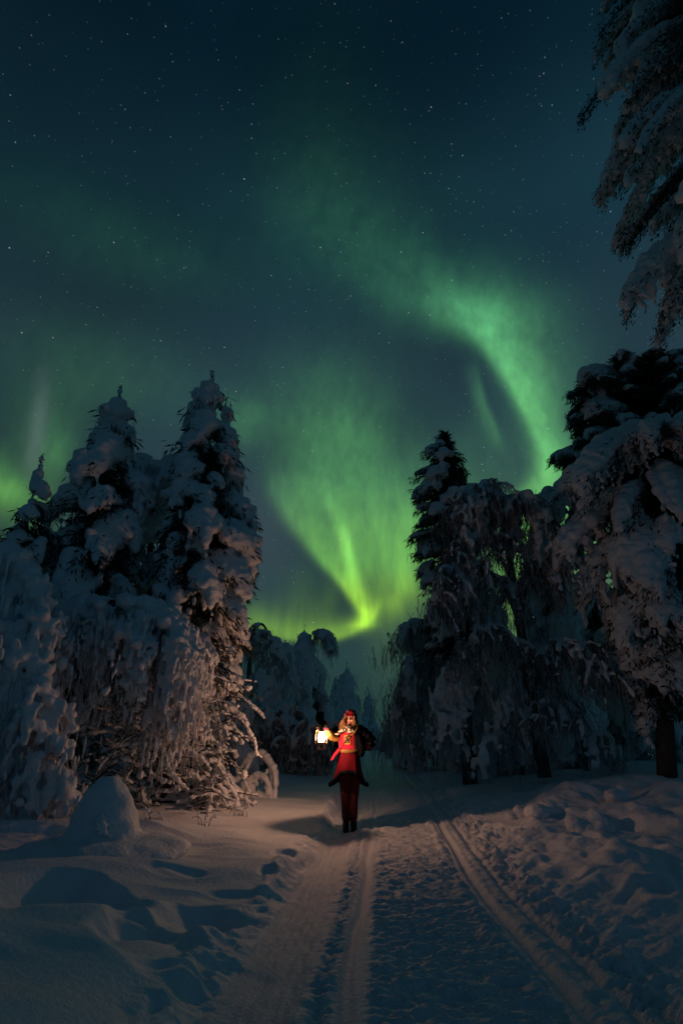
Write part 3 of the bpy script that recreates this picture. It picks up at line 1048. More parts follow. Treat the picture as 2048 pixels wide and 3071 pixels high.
# thicket of dead lower branches, snow-crusted
def thicket(name, label, centre, Y, seed, n, xr, yr, rad=.035):
    rng = np.random.default_rng(seed)
    c = pl(centre[0], centre[1], Y)
    root = thing(name, (c[0], Y, gz(c[0], Y) - .05), label, 'bush')
    snow, limbs, nd, tw, fr = Geo(), Geo(), Geo(), Geo(), Geo()
    C, S = [], []
    for k in range(n):
        xd = rng.uniform(*xr); yd = rng.uniform(*yr)
        a = pl(xd, yd, Y + rng.normal(0, .45))
        az = rng.uniform(0, 6.28); L = rng.uniform(.16, .5) if k % 4 else rng.uniform(.5, .9)
        if k % 3 == 0:
            az = rng.choice([0, math.pi]) + rng.normal(0, .5)
        e = np.array([math.cos(az), .7 * math.sin(az), rng.normal(-.15, .35)])
        K = 7
        t = np.linspace(0, 1, K)[:, None]
        P = a + e * L * t + np.array([0, 0, -.45]) * L * t ** 2 * rng.uniform(.2, 1.2) + np.cumsum(rng.normal(0, .022, (K, 3)), 0)
        P[:, 2] = np.maximum(P[:, 2], height(P[:, 0], P[:, 1]) + .03)
        limbs.tube(P, np.linspace(.013, .006, K), 5)
        m = max(4, int(L / .035))
        Q = resample(P, m)
        rr = rad * rng.uniform(.6, 1.4)
        keep = rng.uniform(0, 1, m) < .85
        for q, kp in zip(Q, keep):
            if kp:
                r_ = rr * rng.uniform(.7, 1.25)
                C.append(q + [0, 0, r_ * .6]); S.append([r_, r_, r_ * .9])
        if rng.uniform() < .5:
            i = rng.integers(2, K); r_ = rad * rng.uniform(1.2, 2.2)
            C.append(P[i] + [0, 0, r_ * .3]); S.append([r_, r_, r_ * .85])
        B_ = P[rng.integers(0, K, 6)]
        nd.blades(B_ + rng.normal(0, .02, (6, 3)), rng.normal(0, .08, (6, 3)) + [0, 0, -.05], np.full(6, .006), rng)
    snow.blobs(arr(C), np.array(S))
    finish_tree(root, snow, nd, limbs, fr, tw, .02, .008, seed)
    return root

thicket('dead_thicket', 'thicket of crooked snow-crusted branches lit orange under the tallest left spruce', (440, 1700), 10.6, 31, 420, (370, 530), (1480, 1860))
thicket('dead_thicket', 'dim tangle of snow-crusted twigs under the bowed beam, left of the lit thicket', (300, 1720), 10.2, 32, 220, (190, 380), (1560, 1880), .03)

bowed('arched_sapling', 'sapling bent into two snow-thick arches beside the lit thicket',
      [dict(pts=[(545, 1815, 12.3), (552, 1775, 12.3), (575, 1742, 12.2), (600, 1733, 12.1), (616, 1755, 12.0), (624, 1790, 12.0), (620, 1830, 12.0)], r=(.025, .01), snow=.085, snow_to=.97),
       dict(pts=[(552, 1830, 12.0), (566, 1800, 11.9), (590, 1788, 11.9), (612, 1795, 11.8), (622, 1830, 11.8)], r=(.02, .01), snow=.085, hang=22, len=(.06, .22), fr=.022, spread=.03),
       dict(pts=[(470, 1775, 12.0), (500, 1790, 12.0), (530, 1800, 12.0), (556, 1782, 12.1), (575, 1750, 12.2)], r=(.025, .01), snow=.08),
       dict(pts=[(455, 1760, 12.0), (475, 1782, 11.9), (505, 1800, 11.9)], r=(.02, .01), snow=.08),
       dict(pts=[(540, 1842, 12.0), (580, 1836, 11.9), (632, 1842, 11.9)], r=(.01, .01), snow=.13),
       dict(pts=[(600, 1735, 12.1), (628, 1770, 11.9), (630, 1830, 11.9)], r=(.012, .006), snow=.075),
       dict(pts=[(612, 1770, 12.0), (608, 1790, 12.0), (604, 1812, 12.0)], r=(.01, .005), snow=.03),
       dict(pts=[(530, 1805, 12.0), (528, 1785, 12.0), (524, 1770, 12.0)], r=(.01, .004), snow=.032)], seed=33, voxel=.02, lump=.006)

# snow-capped stump
def stump():
    rng = np.random.default_rng(5)
    b = pl(238, 1955, 6.9)
    z0 = gz(b[0], 6.9)
    topz = pl(225, 1792, 6.9)[2]
    H = topz - z0
    root = thing('snow_capped_stump', (b[0], 6.9, z0 - .05), 'rounded snow-capped stump in the left drift with a small hole showing lit twigs', 'stump')
    G = Geo()
    prof = [(-.02, 1.15), (.0, .85), (.06, .66), (.14, .55), (.3, .47), (.5, .43), (.68, .37), (.82, .29), (.93, .18)]
    C, S = [], []
    for q, r in prof:
        for k in range(14):
            a = 2 * np.pi * k / 14
            C.append([b[0] + math.cos(a) * r * .40 - .03 + (q - .5) * -.05, 6.9 + math.sin(a) * r * .40, z0 + q * H * .92]); S.append([r * .40, r * .40, .14])
    C += [[b[0] + .13, 6.85, z0 + H * .62], [b[0] + .2, 6.8, z0 + H * .3], [b[0] - .2, 6.85, z0 + H * .2]]; S += [[.13, .14, .14], [.16, .16, .15], [.18, .16, .14]]
    C.append([b[0] - .06, 6.9, z0 + H * .9]); S.append([.16, .16, H * .11])
    G.blobs(C, np.array(S), True)
    me = fuse(G, .025, 'snow_cap', 6, .035, 2.6, 3)
    link('snow_cap', me, M_SNOW, root)
    T = Geo()
    T.tube([(b[0], 6.9, z0 - .1), (b[0] - .02, 6.9, z0 + H * .35), (b[0] - .03, 6.9, z0 + H * .6)], [.15, .13, .12], 14)
    link('stump', T.mesh('stump'), M_BARK, root)
    h0 = pl(240, 1893, 6.56)
    W, Sn = Geo(), []
    for k in range(9):
        P = np.array([h0 + rng.normal(0, .03, 3) + [-.04, .02, .05], h0 + rng.normal(0, .03, 3) + [0, -.05, 0], h0 + rng.normal(0, .035, 3) + [.05, -.03, -.07]])
        W.tube(resample(P, 6), .004, 5)
        Sn += list(resample(P, 7) + [0, 0, .008])
    Gs = Geo(); Gs.blobs(Sn, rng.uniform(.014, .027, len(Sn)))
    link('twig', W.mesh('twig'), M_BARK, root)
    link('twig_snow', fuse(Gs, .012, 'twig_snow', 1), M_SNOW, root)
stump()

# fallen snow lumps along the right bank and stalks poking through the drift
def lump(label, xd, yd, size, seed):
    rng = np.random.default_rng(seed)
    p = gp(xd, yd, .2)
    for _ in range(6):
        z = gz(p[0], p[1]); p = gp(xd, yd, z)
    G = Geo()
    n = 9
    C = np.array([p[0], p[1], gz(p[0], p[1]) + size * .15]) + rng.normal(0, size * .42, (n, 3)) * [1.2, 1.0, .45]
    G.blobs(C, np.stack([rng.uniform(.4, .75, n)] * 2 + [rng.uniform(.35, .6, n)], 1) * size, True)
    me = fuse(G, size * .13, 'snow_lump', 2, size * .10, 2.2 / size, seed)
    o = link('snow_lump', me, M_SNOW)
    o['label'] = label; o['category'] = 'snow lump'; o['group'] = 'snow lumps fallen along the right bank'


lump('largest pinkish snow lump at the crest of the right bank', 1275, 1862, .26, 1)
lump('smaller lit snow lump just left of the largest one on the bank crest', 1236, 1868, .14, 2)
lump('flat snow lump farthest left along the bank crest, near the trail', 1195, 1878, .16, 3)
lump('crumbled snow lump below the crest, catching orange light', 1335, 1912, .20, 4)
lump('round snow lump at the trail edge right of the parallel grooves', 1120, 1905, .12, 5)
lump('pale snow lump high on the bank under the massive right tree', 1420, 1838, .20, 6)


def stalks(label, xd, yd, n, ht, seed):
    rng = np.random.default_rng(seed)
    p = gp(xd, yd, .2)
    for _ in range(6):
        p = gp(xd, yd, gz(p[0], p[1]))
    z = gz(p[0], p[1])
    root = thing('dead_twig', (p[0], p[1], z), label, 'twig', 'twigs poking through the left drift')
    for k in range(n):
        G = Geo()
        a = rng.uniform(0, 6.28); L = ht * rng.uniform(.6, 1.2)
        t = np.linspace(0, 1, 8)[:, None]
        base = p + rng.normal(0, .07, 3); base[2] = gz(base[0], base[1]) - .03
        P = base + np.array([math.cos(a) * .5, math.sin(a) * .3, 0]) * L * t ** 1.5 + np.array([0, 0, 1.0]) * L * (t - .45 * t ** 3) + np.cumsum(rng.normal(0, .006, (8, 3)), 0)
        G.tube(P, np.linspace(.006, .003, 8), 5)
        link('twig', G.mesh('twig'), M_BARK, root)
        Gs = Geo(); Q = resample(P, 16)[4:]
        Gs.blobs(Q + [0, 0, .008], rng.uniform(.008, .022, len(Q)))
        link('twig_snow', fuse(Gs, .009, 'twig_snow', 1), M_SNOW, root)


stalks('frosted twigs poking out of the drift nearest the snow-capped stump', 345, 1895, 4, .22, 1)
stalks('thin arched twigs poking out of the drift below the lit thicket', 480, 1885, 6, .30, 2)
stalks('sparse bent twigs poking out of the drift below the arched sapling', 545, 1872, 5, .32, 3)
stalks('low twigs at the foot of the snow ropes at the left edge', 130, 1900, 6, .35, 4)

# ---- trees down the trail, left of centre
bowed('bowed_birch', 'lacy frosted birch bending right, beside the tallest left spruce',
      [dict(pts=[(575, 1720, 28.0), (572, 1560, 28.0), (580, 1460, 28.0), (600, 1432, 28.0), (618, 1455, 27.7), (628, 1490, 27.4)], r=(.09, .01), snow=.035, snow_from=.4, hang=16, hang_from=.4, len=(.3, 1.2), fr=.03, spread=.3, twigs=24, subs=4, subsnow=.05, sublen=(.3, .9), frost=80, tlen=(.3, 1.2)),
       dict(pts=[(574, 1600, 28.0), (600, 1520, 27.7), (625, 1540, 27.4), (635, 1600, 27.2)], r=(.03, .01), snow=.08, hang=36, len=(.3, 1.3), fr=.06, spread=.3, frost=80),
       dict(pts=[(574, 1680, 28.0), (600, 1600, 27.4), (630, 1620, 27.1), (640, 1700, 26.9)], r=(.03, .01), snow=.08, hang=36, len=(.3, 1.0), fr=.06, spread=.3, frost=80)], seed=41, voxel=0.072, sc=1.6)
spruce('snowy_spruce', 'snowy spruce with a short bare tip, standing under the low green arc of light', (700, 1432), 34.6,
       [(1455, 690, 710), (1480, 672, 724), (1520, 655, 740), (1570, 645, 752), (1640, 630, 765), (1720, 615, 775)], R=0.285, seed=42, voxel=0.090, frost=1600, fingers=1.6, gap=1.4, needle=.6, needle_w=.02)
bowed('bowed_birch', 'drooping frosted branch-top bending right of the spruce under the green arc',
      [dict(pts=[(705, 1740, 36.3), (712, 1560, 36.3), (718, 1480, 35.6), (735, 1450, 34.3), (752, 1458, 33.7), (760, 1490, 33.5)], r=(.05, .01), snow=.055, snow_from=.3, hang=14, hang_from=.55, len=(.15, .6), fr=.03, spread=.06, frost=70, subs=9, subsnow=.035, sublen=(.25, .6))], seed=43, voxel=0.080, sc=1.6)
spruce('snowy_spruce', 'round-topped snow lump of a spruce between the lacy birch and the bare-tipped spruce', (655, 1472), 31.3,
       [(1482, 645, 668), (1510, 628, 680), (1560, 610, 690), (1650, 600, 690), (1740, 590, 690)], R=0.330, seed=44, voxel=0.087, frost=1200, fingers=1.6, gap=1.3, knob=False, needle=.6, needle_w=.02)
spruce('snowy_spruce', 'pointed far spruce directly above the red-hatted person', (796, 1520), 46.2,
       [(1545, 785, 806), (1580, 768, 820), (1620, 755, 826), (1680, 745, 832), (1730, 740, 836)], R=0.390, seed=45, voxel=0.123, frost=1200, fingers=1.4, gap=1.4, needle=.8, needle_w=.02)
spruce('snowy_spruce', 'small far spruce with twin thin tip, left of the pointed one', (772, 1545), 49.5,
       [(1560, 765, 780), (1600, 755, 790), (1680, 740, 800), (1720, 730, 800)], R=0.300, seed=46, voxel=0.123, frost=600, fingers=1.2, needle=.8, needle_w=.02)
spruce('snowy_spruce', 'smallest far spruce at the right end of the far left row', (845, 1580), 62.7,
       [(1605, 838, 852), (1640, 828, 862), (1690, 820, 870), (1715, 815, 872)], R=0.390, seed=47, voxel=0.160, frost=500, fingers=1.2, needle=.8, needle_w=.02)
for k, (xd, yt, Y, lab) in enumerate(((610, 1625, 22, 'frosted bush dimly lit behind the arched sapling'), (700, 1650, 20, 'frosted bush left of the lantern, faintly warm from its light'),
                                      (748, 1655, 22, 'frosted bush directly behind the raised arm'), (655, 1610, 24, 'taller frosted bush between the arched sapling and the lantern'))):
    b = pl(xd, yt, Y)
    rb = np.random.default_rng(60 + k)
    base = pl(xd, 1760, Y)
    lims = [dict(pts=[tuple(base), tuple(base * .5 + b * .5), tuple(b)], world=True, r=(.04, .01), snow=.05, snow_from=.4, subs=7, sublen=(.4, 1.1), subsnow=.06, subfrost=40, subtwig=20, hang_from=.3)]
    for j in range(7):
        e = b + np.array([np.clip(rb.normal(-.1, .6), -1.0, .35), rb.normal(0, .5), -abs(rb.normal(0, .5))])
        lims.append(dict(pts=[tuple(base + [rb.normal(0, .2), 0, 0]), tuple(base * .4 + e * .6 + [0, 0, .2]), tuple(e), tuple(e + [rb.uniform(-.4, .15), 0, -.4])], world=True, r=(.025, .006), snow=.055, snow_from=.35,
                         subs=5, sublen=(.3, 1.0), subsnow=.06, subfrost=40, subtwig=20, hang_from=.3))
    bowed('frosted_bush', lab, lims, seed=60 + k, voxel=.06, category='bush', twig_r=.011)

# ---- right group
spruce('snow_flecked_spruce', 'dark-needled spruce with snow patches, its pointed top first right of the green sky', (1018, 990), 16.5,
       [(1008, 1008, 1028), (1030, 990, 1045), (1065, 950, 1080), (1085, 945, 1086), (1110, 955, 1075), (1125, 938, 1070), (1160, 930, 1085), (1200, 938, 1085), (1250, 945, 1080), (1285, 952, 1060), (1330, 955, 1070), (1420, 960, 1070), (1500, 950, 1080)],
       base_x=None, R=.20, seed=51, voxel=.05, snowy=.72, needle=2.0, fingers=.35, droop=.22, gap=3.0, knob=False, twig_needles=(.12, .30), needle_w=.016, trunk_r=.2)
bowed('bowed_birch', 'tall bowed birch with leaning dark trunk and domed frosted crown',
      [dict(pts=[(1250, 1785, 14.3), (1235, 1700, 14.3), (1212, 1560, 14.3), (1190, 1420, 14.2), (1168, 1280, 14.1), (1150, 1180, 14.0), (1120, 1130, 13.9), (1080, 1130, 13.7), (1062, 1180, 13.5)], r=(.16, .02), snow=.16, snow_from=.66, hang=20, hang_from=.66, len=(.2, .8), fr=.07, spread=.22, wide=.14, twigs=40, frost=40, subs=10, subsnow=.045, sublen=(.4, 1.1), subfrost=42, subtwig=34, tlen=(.2, .7), tspread=.5),
       dict(pts=[(1168, 1280, 14.1), (1175, 1180, 13.9), (1200, 1135, 13.7), (1225, 1170, 13.5), (1240, 1260, 13.4)], r=(.06, .01), snow=.13, hang=24, len=(.2, .9), fr=.06, spread=.2, wide=.12, twigs=40, frost=40, subs=10, subsnow=.045, sublen=(.4, 1.1), subfrost=42, subtwig=34, tlen=(.2, .7), tspread=.4),
       dict(pts=[(1180, 1360, 14.2), (1130, 1240, 13.8), (1070, 1220, 13.5), (1055, 1290, 13.3), (1050, 1370, 13.2)], r=(.06, .01), snow=.06, hang=14, len=(.2, .8), fr=.045, spread=.2, twigs=40, frost=40, subs=10, subsnow=.045, sublen=(.4, 1.1), subfrost=42, subtwig=34, tlen=(.2, .7), tspread=.4),
       dict(pts=[(1195, 1450, 14.2), (1150, 1340, 13.8), (1075, 1290, 13.4), (1015, 1330, 13.1), (1000, 1390, 13.0)], r=(.06, .01), snow=.06, hang=18, len=(.2, .9), fr=.04, spread=.2, twigs=40, frost=40, subs=10, subsnow=.045, sublen=(.4, 1.1), subfrost=42, subtwig=34, tlen=(.2, .7), tspread=.35),
       dict(pts=[(1185, 1400, 14.2), (1220, 1300, 13.8), (1265, 1290, 13.5), (1290, 1350, 13.3)], r=(.05, .01), snow=.05, hang=12, len=(.2, .8), fr=.04, spread=.2, twigs=40, frost=40, subs=10, subsnow=.045, sublen=(.4, 1.1), subfrost=42, subtwig=34, tlen=(.2, .7), tspread=.4),
       dict(pts=[(1212, 1560, 14.3), (1180, 1470, 13.8), (1110, 1440, 13.4), (1060, 1500, 13.2)], r=(.05, .01), snow=.05, hang=10, len=(.2, .7), fr=.04, spread=.2, twigs=40, frost=40, subs=10, subsnow=.045, sublen=(.4, 1.1), subfrost=42, subtwig=34, tlen=(.2, .7), tspread=.4),
       dict(pts=[(1218, 1600, 14.3), (1270, 1490, 13.8), (1340, 1480, 13.5), (1390, 1560, 13.3)], r=(.05, .01), snow=.05, hang=12, len=(.2, .7), fr=.04, spread=.2, twigs=40, frost=40, subs=10, subsnow=.045, sublen=(.4, 1.1), subfrost=42, subtwig=34, tlen=(.2, .7), tspread=.4)],
      seed=52, voxel=.042, twig_r=.008)
spruce('snow_laden_tree', 'massive snow-laden tree filling the right edge, faintly pink on its rounded left flank', (1500, 985), 13.0,
       [(1010, 1440, 1570), (1050, 1330, 1640), (1090, 1290, 1680), (1150, 1262, 1720), (1220, 1254, 1740), (1290, 1268, 1750), (1340, 1300, 1760), (1400, 1345, 1760), (1480, 1400, 1740), (1560, 1450, 1720), (1650, 1470, 1700)],
       base_x=6.75, R=.28, seed=53, voxel=.036, fingers=2.4, droop=.8, gap=2.7, pad=.78, knob=False, needle=3.2, snowy=.92, needle_w=.014, finger_len=(1.0, 4.2), trunk_r=.2)
spruce('snow_flecked_pine', 'dark flat-topped pine with ragged snowy boughs above the massive tree at the right edge', (1460, 838), 17.0,
       [(845, 1380, 1545), (875, 1290, 1600), (895, 1280, 1620), (940, 1278, 1640), (1000, 1275, 1650), (1055, 1285, 1650), (1100, 1340, 1650), (1200, 1360, 1650)],
       base_x=None, R=.22, seed=54, voxel=.055, snowy=.8, pad=.8, needle=3.6, fingers=.35, droop=.10, gap=1.6, knob=False, twig_needles=(.14, .4), needle_w=.018, trunk_r=.22)
spruce('snow_hung_pine', 'near pine outside the frame whose snowy boughs hang in at the top right corner', (1800, -330), 7.0,
       [(-330, 1700, 1900), (-190, 1470, 2100), (-60, 1385, 2100), (60, 1362, 2100), (150, 1385, 2100), (250, 1405, 2100), (380, 1420, 2100), (480, 1425, 2100), (505, 1475, 2100), (610, 1485, 2100)],
       base_x=5.9, R=.165, seed=58, voxel=.030, snowy=.80, pad=.80, needle=2.6, fingers=.9, droop=.75, gap=1.9, knob=False, twig_needles=(.05, .13), needle_w=.011, trunk_r=.2)
spruce('snowy_spruce', 'dark snowy treetop in the notch between the domed birch and the massive right tree', (1245, 1128), 19.5,
       [(1140, 1225, 1268), (1180, 1210, 1290), (1260, 1200, 1300), (1400, 1180, 1320), (1550, 1170, 1330)], R=.24, seed=56, voxel=.07, frost=900, needle=1.5, snowy=.8, knob=False, pad=1.0)
bowed('bowed_birch', 'frosted birch drooping left over the trail at the inner edge of the right-hand forest',
      [dict(pts=[(1000, 1760, 20), (990, 1560, 20), (975, 1450, 20), (950, 1425, 19.7), (930, 1455, 19.4)], r=(.11, .01), snow=.09, snow_from=.35, hang=18, hang_from=.4, len=(.2, .8), fr=.06, spread=.3, twigs=24, subs=8, subsnow=.05, sublen=(.3, .8), frost=110, tlen=(.2, .7), tspread=.5),
       dict(pts=[(993, 1600, 20), (960, 1510, 19.6), (932, 1530, 19.3), (925, 1600, 19.2)], r=(.05, .01), snow=.09, hang=18, len=(.2, .8), fr=.06, spread=.3, frost=120, tspread=.5, twigs=24, subs=8, subsnow=.05, sublen=(.3, .8)),
       dict(pts=[(995, 1680, 20), (955, 1590, 19.5), (922, 1610, 19.2), (912, 1690, 19.1)], r=(.05, .01), snow=.09, hang=18, len=(.2, .8), fr=.06, spread=.3, frost=120, tspread=.5, twigs=24, subs=8, subsnow=.05, sublen=(.3, .8)),
       dict(pts=[(980, 1560, 20), (1000, 1480, 19.6), (1030, 1500, 19.4), (1040, 1600, 19.2)], r=(.05, .01), snow=.09, hang=18, len=(.2, .8), fr=.06, spread=.3, frost=120, tspread=.5, twigs=24, subs=8, subsnow=.05, sublen=(.3, .8))], seed=57, voxel=.06, twig_r=.010)
bowed('bowed_sapling', 'sapling bowed into a pale blue snowy dome low among the right-hand trunks',
      [dict(pts=[(1085, 1760, 15.5), (1080, 1640, 15.4), (1085, 1545, 15.2), (1062, 1522, 15.0), (1030, 1545, 14.8), (1018, 1620, 14.7), (1020, 1680, 14.7)], r=(.05, .01), snow=.17, snow_from=.35, hang=42, hang_from=.4, len=(.3, 1.0), fr=.05, spread=.2, wide=.16, frost=120),
       dict(pts=[(1082, 1580, 15.3), (1050, 1555, 14.9), (1040, 1610, 14.6)], r=(.03, .01), snow=.15, hang=42, len=(.3, 1.0), fr=.05, spread=.2, wide=.16, frost=60),
       dict(pts=[(1085, 1560, 15.2), (1110, 1545, 15.0), (1125, 1620, 14.8)], r=(.03, .01), snow=.10, hang=42, len=(.3, 1.0), fr=.05, spread=.2, wide=.12, frost=90)], seed=58, voxel=.045)
bowed('bowed_sapling', 'second bowed sapling, its dim hanging fronds just left of the leaning birch trunk',
      [dict(pts=[(1200, 1780, 14.8), (1196, 1660, 14.7), (1180, 1590, 14.5), (1150, 1610, 14.3), (1140, 1690, 14.2)], r=(.05, .01), snow=.09, snow_from=.35, hang=34, hang_from=.4, len=(.3, 1.0), fr=.045, spread=.2, wide=.12, frost=150, twigs=24, subs=4, subsnow=.05, sublen=(.3, .9)),
       dict(pts=[(1190, 1720, 14.7), (1150, 1690, 14.3), (1115, 1700, 14.1), (1105, 1740, 14.0)], r=(.03, .01), snow=.07, hang=34, len=(.2, .5), fr=.04, spread=.15, wide=.1, frost=90)], seed=59, voxel=.045)
bowed('bowed_sapling', 'arched snow-rimmed sapling between the leaning birch and the massive tree',
      [dict(pts=[(1345, 1770, 14.4), (1335, 1690, 14.3), (1300, 1620, 14.1), (1255, 1612, 13.9), (1240, 1660, 13.8)], r=(.05, .01), snow=.08, snow_from=.3, hang=22, hang_from=.4, len=(.2, .7), fr=.04, spread=.15, frost=140, twigs=24, subs=4, subsnow=.05, sublen=(.3, .9)),
       dict(pts=[(1420, 1770, 14.4), (1400, 1700, 14.3), (1370, 1690, 14.1), (1352, 1740, 13.9)], r=(.04, .01), snow=.09, hang=26, len=(.15, .5), fr=.04, spread=.15, frost=140, twigs=24, subs=4, subsnow=.05, sublen=(.3, .9))], seed=70, voxel=.045)
# dim trees deeper in the right-hand forest
for k, (xd, yt, Y, ww, lab) in enumerate(((1110, 1330, 21, 90, 'dim snowy spruce deep in the forest behind the domed birch'), (1350, 1300, 22, 100, 'dim snowy spruce deep in the forest behind the massive tree'),
                                          (1460, 1400, 20, 110, 'dim snowy spruce right of the arched sapling, deep in shade'), (1010, 1430, 24, 80, 'dim snowy spruce behind the trunk of the dark-needled spruce'),
                                          (1200, 1480, 18, 80, 'dim snowy spruce behind the leaning birch trunk'), (1300, 1520, 17.5, 90, 'low dim spruce behind the arched sapling'), (965, 1540, 27, 55, 'dim spruce beyond the birch that droops over the trail'),
                                          (935, 1575, 30, 34, 'narrow dim spruce at the inner edge of the right-hand forest'), (915, 1612, 40, 26, 'small dim far spruce on the right side of the trail gap'), (899, 1640, 55, 20, 'tiny far spruce where the right-hand forest meets the trail'))):
    spruce('snowy_spruce', lab, (xd, yt), Y, [(yt + 30, xd - ww * .25, xd + ww * .25), (yt + 120, xd - ww * .7, xd + ww * .7), (yt + 260, xd - ww, xd + ww), (1750, xd - ww * 1.1, xd + ww * 1.1)] if Y < 29 else [(yt + 15, xd - ww * .2, xd + ww * .2), (yt + 50, xd - ww * .6, xd + ww * .6), (1720, xd - ww, xd + ww)],
           R=.24 * max(1, Y / 26), seed=80 + k, voxel=.075 * max(1, Y / 26), frost=900, needle=1.4, snowy=.9, fingers=1.2, knob=False, pad=1.0)
# dim trees deeper on the left
for k, (xd, yt, Y, ww, lab) in enumerate(((210, 1330, 17, 110, 'dim snowy spruce seen through the gap above the bowed beam'), (60, 1400, 16, 110, 'dim snowy spruce behind the ropes of snow at the left edge'),
                                          (340, 1420, 16, 100, 'dim snowy spruce behind the curtain of icy twigs'), (500, 1480, 18, 100, 'dim snowy spruce behind the lit thicket'), (560, 1560, 21, 60, 'dim spruce in the gap right of the lit thicket'))):
    spruce('snowy_spruce', lab, (xd, yt), Y, [(yt + 30, xd - ww * .25, xd + ww * .25), (yt + 120, xd - ww * .7, xd + ww * .7), (yt + 260, xd - ww, xd + ww), (1780, xd - ww * 1.1, xd + ww * 1.1)],
           R=.22, seed=90 + k, voxel=.07, frost=600, needle=1.4, snowy=.85, fingers=1.2, knob=False)
#@@PERSON
# ------------------------------------------------------------------ the person with the lantern
PX, PY = 0.127, 9.93
PZ = gz(PX, PY) - .005
M_RED = material('red wool', (.34, .006, .028), .85, spec=.12, bumps=((260, .0008),), vary=.15, vary_scale=20, sheen=.2)
M_DARKRED = material('dark red trouser cloth', (.085, .008, .010), .85, bumps=((160, .002),), vary=.2, vary_scale=15)
M_SKIRT = material('red wool darkened as shade', (.07, .0015, .006), .88, spec=.1, bumps=((260, .0008),), vary=.2, vary_scale=14)  # tunic red darkened in its colour, standing in for shade under the bodice
M_NAVY = material('dark navy wool', (.006, .0065, .009), .92, spec=.04, bumps=((200, .001),), vary=.2)
M_GOLD = material('gold brocade trim', (.26, .165, .04), .65, spec=.15, second=(.15, .09, .02), mix_scale=90, bumps=((110, .002),))
M_SKIN = material('skin', (.55, .33, .25), .55, spec=.35, vary=.08, vary_scale=30)
M_LIPS = material('lips', (.40, .08, .07), .4)
M_EYE = material('eye', (.04, .03, .03), .2)
M_HAIR = material('light brown hair', (.34, .19, .085), .5, vary=.35, vary_scale=40)
M_SCARF = material('spotted scarf', (.60, .50, .36), .85, second=(.03, .02, .015), mix_scale=38, mix_at=.5)
M_BOOT = material('black boot leather', (.010, .010, .011), .5, vary=.2)
M_BRASS = material('dark metal', (.10, .085, .06), .4, metal=.8, bumps=((60, .002),))
M_BROOCHBOSS = material('dark carved boss', (.06, .04, .025), .35, metal=.4)

person = thing('person', (PX, PY, PZ), 'person in red tunic and red hat holding up a lit lantern, hand on hip', 'person')
O = np.array([PX, PY, PZ])


def zp(x, y):
    """point of the close-up (in its own pixels) -> metres right of and above the feet"""
    return (x - 690) / 980.0, (2070 - y) / 980.0


def part(name, geo_or_mesh, mat, parent=None, **k):
    me = geo_or_mesh.mesh(name) if isinstance(geo_or_mesh, Geo) else geo_or_mesh
    if parent is None:
        parent = person
    o = bpy.data.objects.new(name, me)
    COL.objects.link(o)
    me.materials.append(mat)
    o.parent = parent
    if parent is not person:
        o.matrix_parent_inverse = Matrix.Identity(4)
    for a, b in k.items():
        o[a] = b
    return o


rngp = np.random.default_rng(77)
# joints (x right in the picture, y away from the camera, z up), metres from the feet
HEAD = np.array([.005, -.02, 1.615])
NECK = np.array([.0, .0, 1.50])
SHL, SHR = np.array([-.155, .0, 1.44]), np.array([.165, .02, 1.44])
ELL, ELR = np.array([-.262, -.10, 1.35]), np.array([.345, .05, 1.275])
WRL, WRR = np.array([-.385, -.345, 1.478]), np.array([.225, -.05, 1.165])
LAX, LAY = -.437, -.49            # lantern axis
# one continuous body
B = Geo()


def chain(G, pts, rads, n=14):
    P = resample(np.array(pts, float), n)
    R = np.interp(np.linspace(0, 1, n), np.linspace(0, 1, len(rads)), rads)
    G.blobs(P, R, True)


chain(B, [(0, .01, .90), (0, .0, 1.05), (0, -.005, 1.2), (0, .005, 1.36), (0, .01, 1.44)], [.13, .115, .11, .125, .09], 16)
B.blobs([(-.07, 0, 1.34), (.07, 0, 1.34), (-.06, -.06, 1.30), (.06, -.06, 1.30), (-.07, .01, .90), (.07, .01, .90)], np.array([.10, .10, .075, .075, .12, .12]), True)
chain(B, [(0, .01, 1.42), (0, -.005, 1.5), (.0, -.015, 1.56)], [.062, .05, .052], 8)
for sgn, S_, E_, W_ in ((-1, SHL, ELL, WRL), (1, SHR, ELR, WRR)):
    chain(B, [S_ * .6 + [0, 0, 1.44 * .4], S_, (S_ + E_) / 2, E_, (E_ + W_) / 2, W_], [.07, .058, .047, .040, .036, .028], 26)
    chain(B, [(sgn * .075, .01, .9), (sgn * .07, .0, .7), (sgn * .062, -.005, .48), (sgn * .058, .01, .3), (sgn * .054, .015, .10)], [.10, .085, .062, .055, .042], 26)
    chain(B, [(sgn * .055, .03, .06), (sgn * .06, -.05, .045), (sgn * .065, -.14, .035)], [.042, .042, .034], 8)
# head, turned and tilted a little to picture left
hc = HEAD
B.blobs([hc + [0, .012, .03], hc + [0, -.02, -.02], hc + [-.002, -.035, -.062], hc + [-.002, -.052, -.085]], np.array([[.074, .09, .092], [.068, .082, .085], [.052, .055, .05], [.03, .03, .026]]), True)
B.blobs([hc + [-.008, -.108, -.012], hc + [-.006, -.100, .012], hc + [-.005, -.094, .035], hc + [-.044, -.072, -.022], hc + [.034, -.076, -.022], hc + [-.03, -.085, .038], hc + [.022, -.087, .038], hc + [-.006, -.088, -.055],
         hc + [-.076, .01, -.01], hc + [.076, .01, -.01]],
        np.array([[.014, .018, .013], [.010, .016, .018], [.009, .012, .016], [.026, .022, .022], [.026, .022, .022], [.024, .014, .010], [.024, .014, .010], [.026, .016, .016], [.012, .02, .03], [.012, .02, .03]]), True)
part('body', fuse(B, .0085, 'body', 2), M_SKIN)
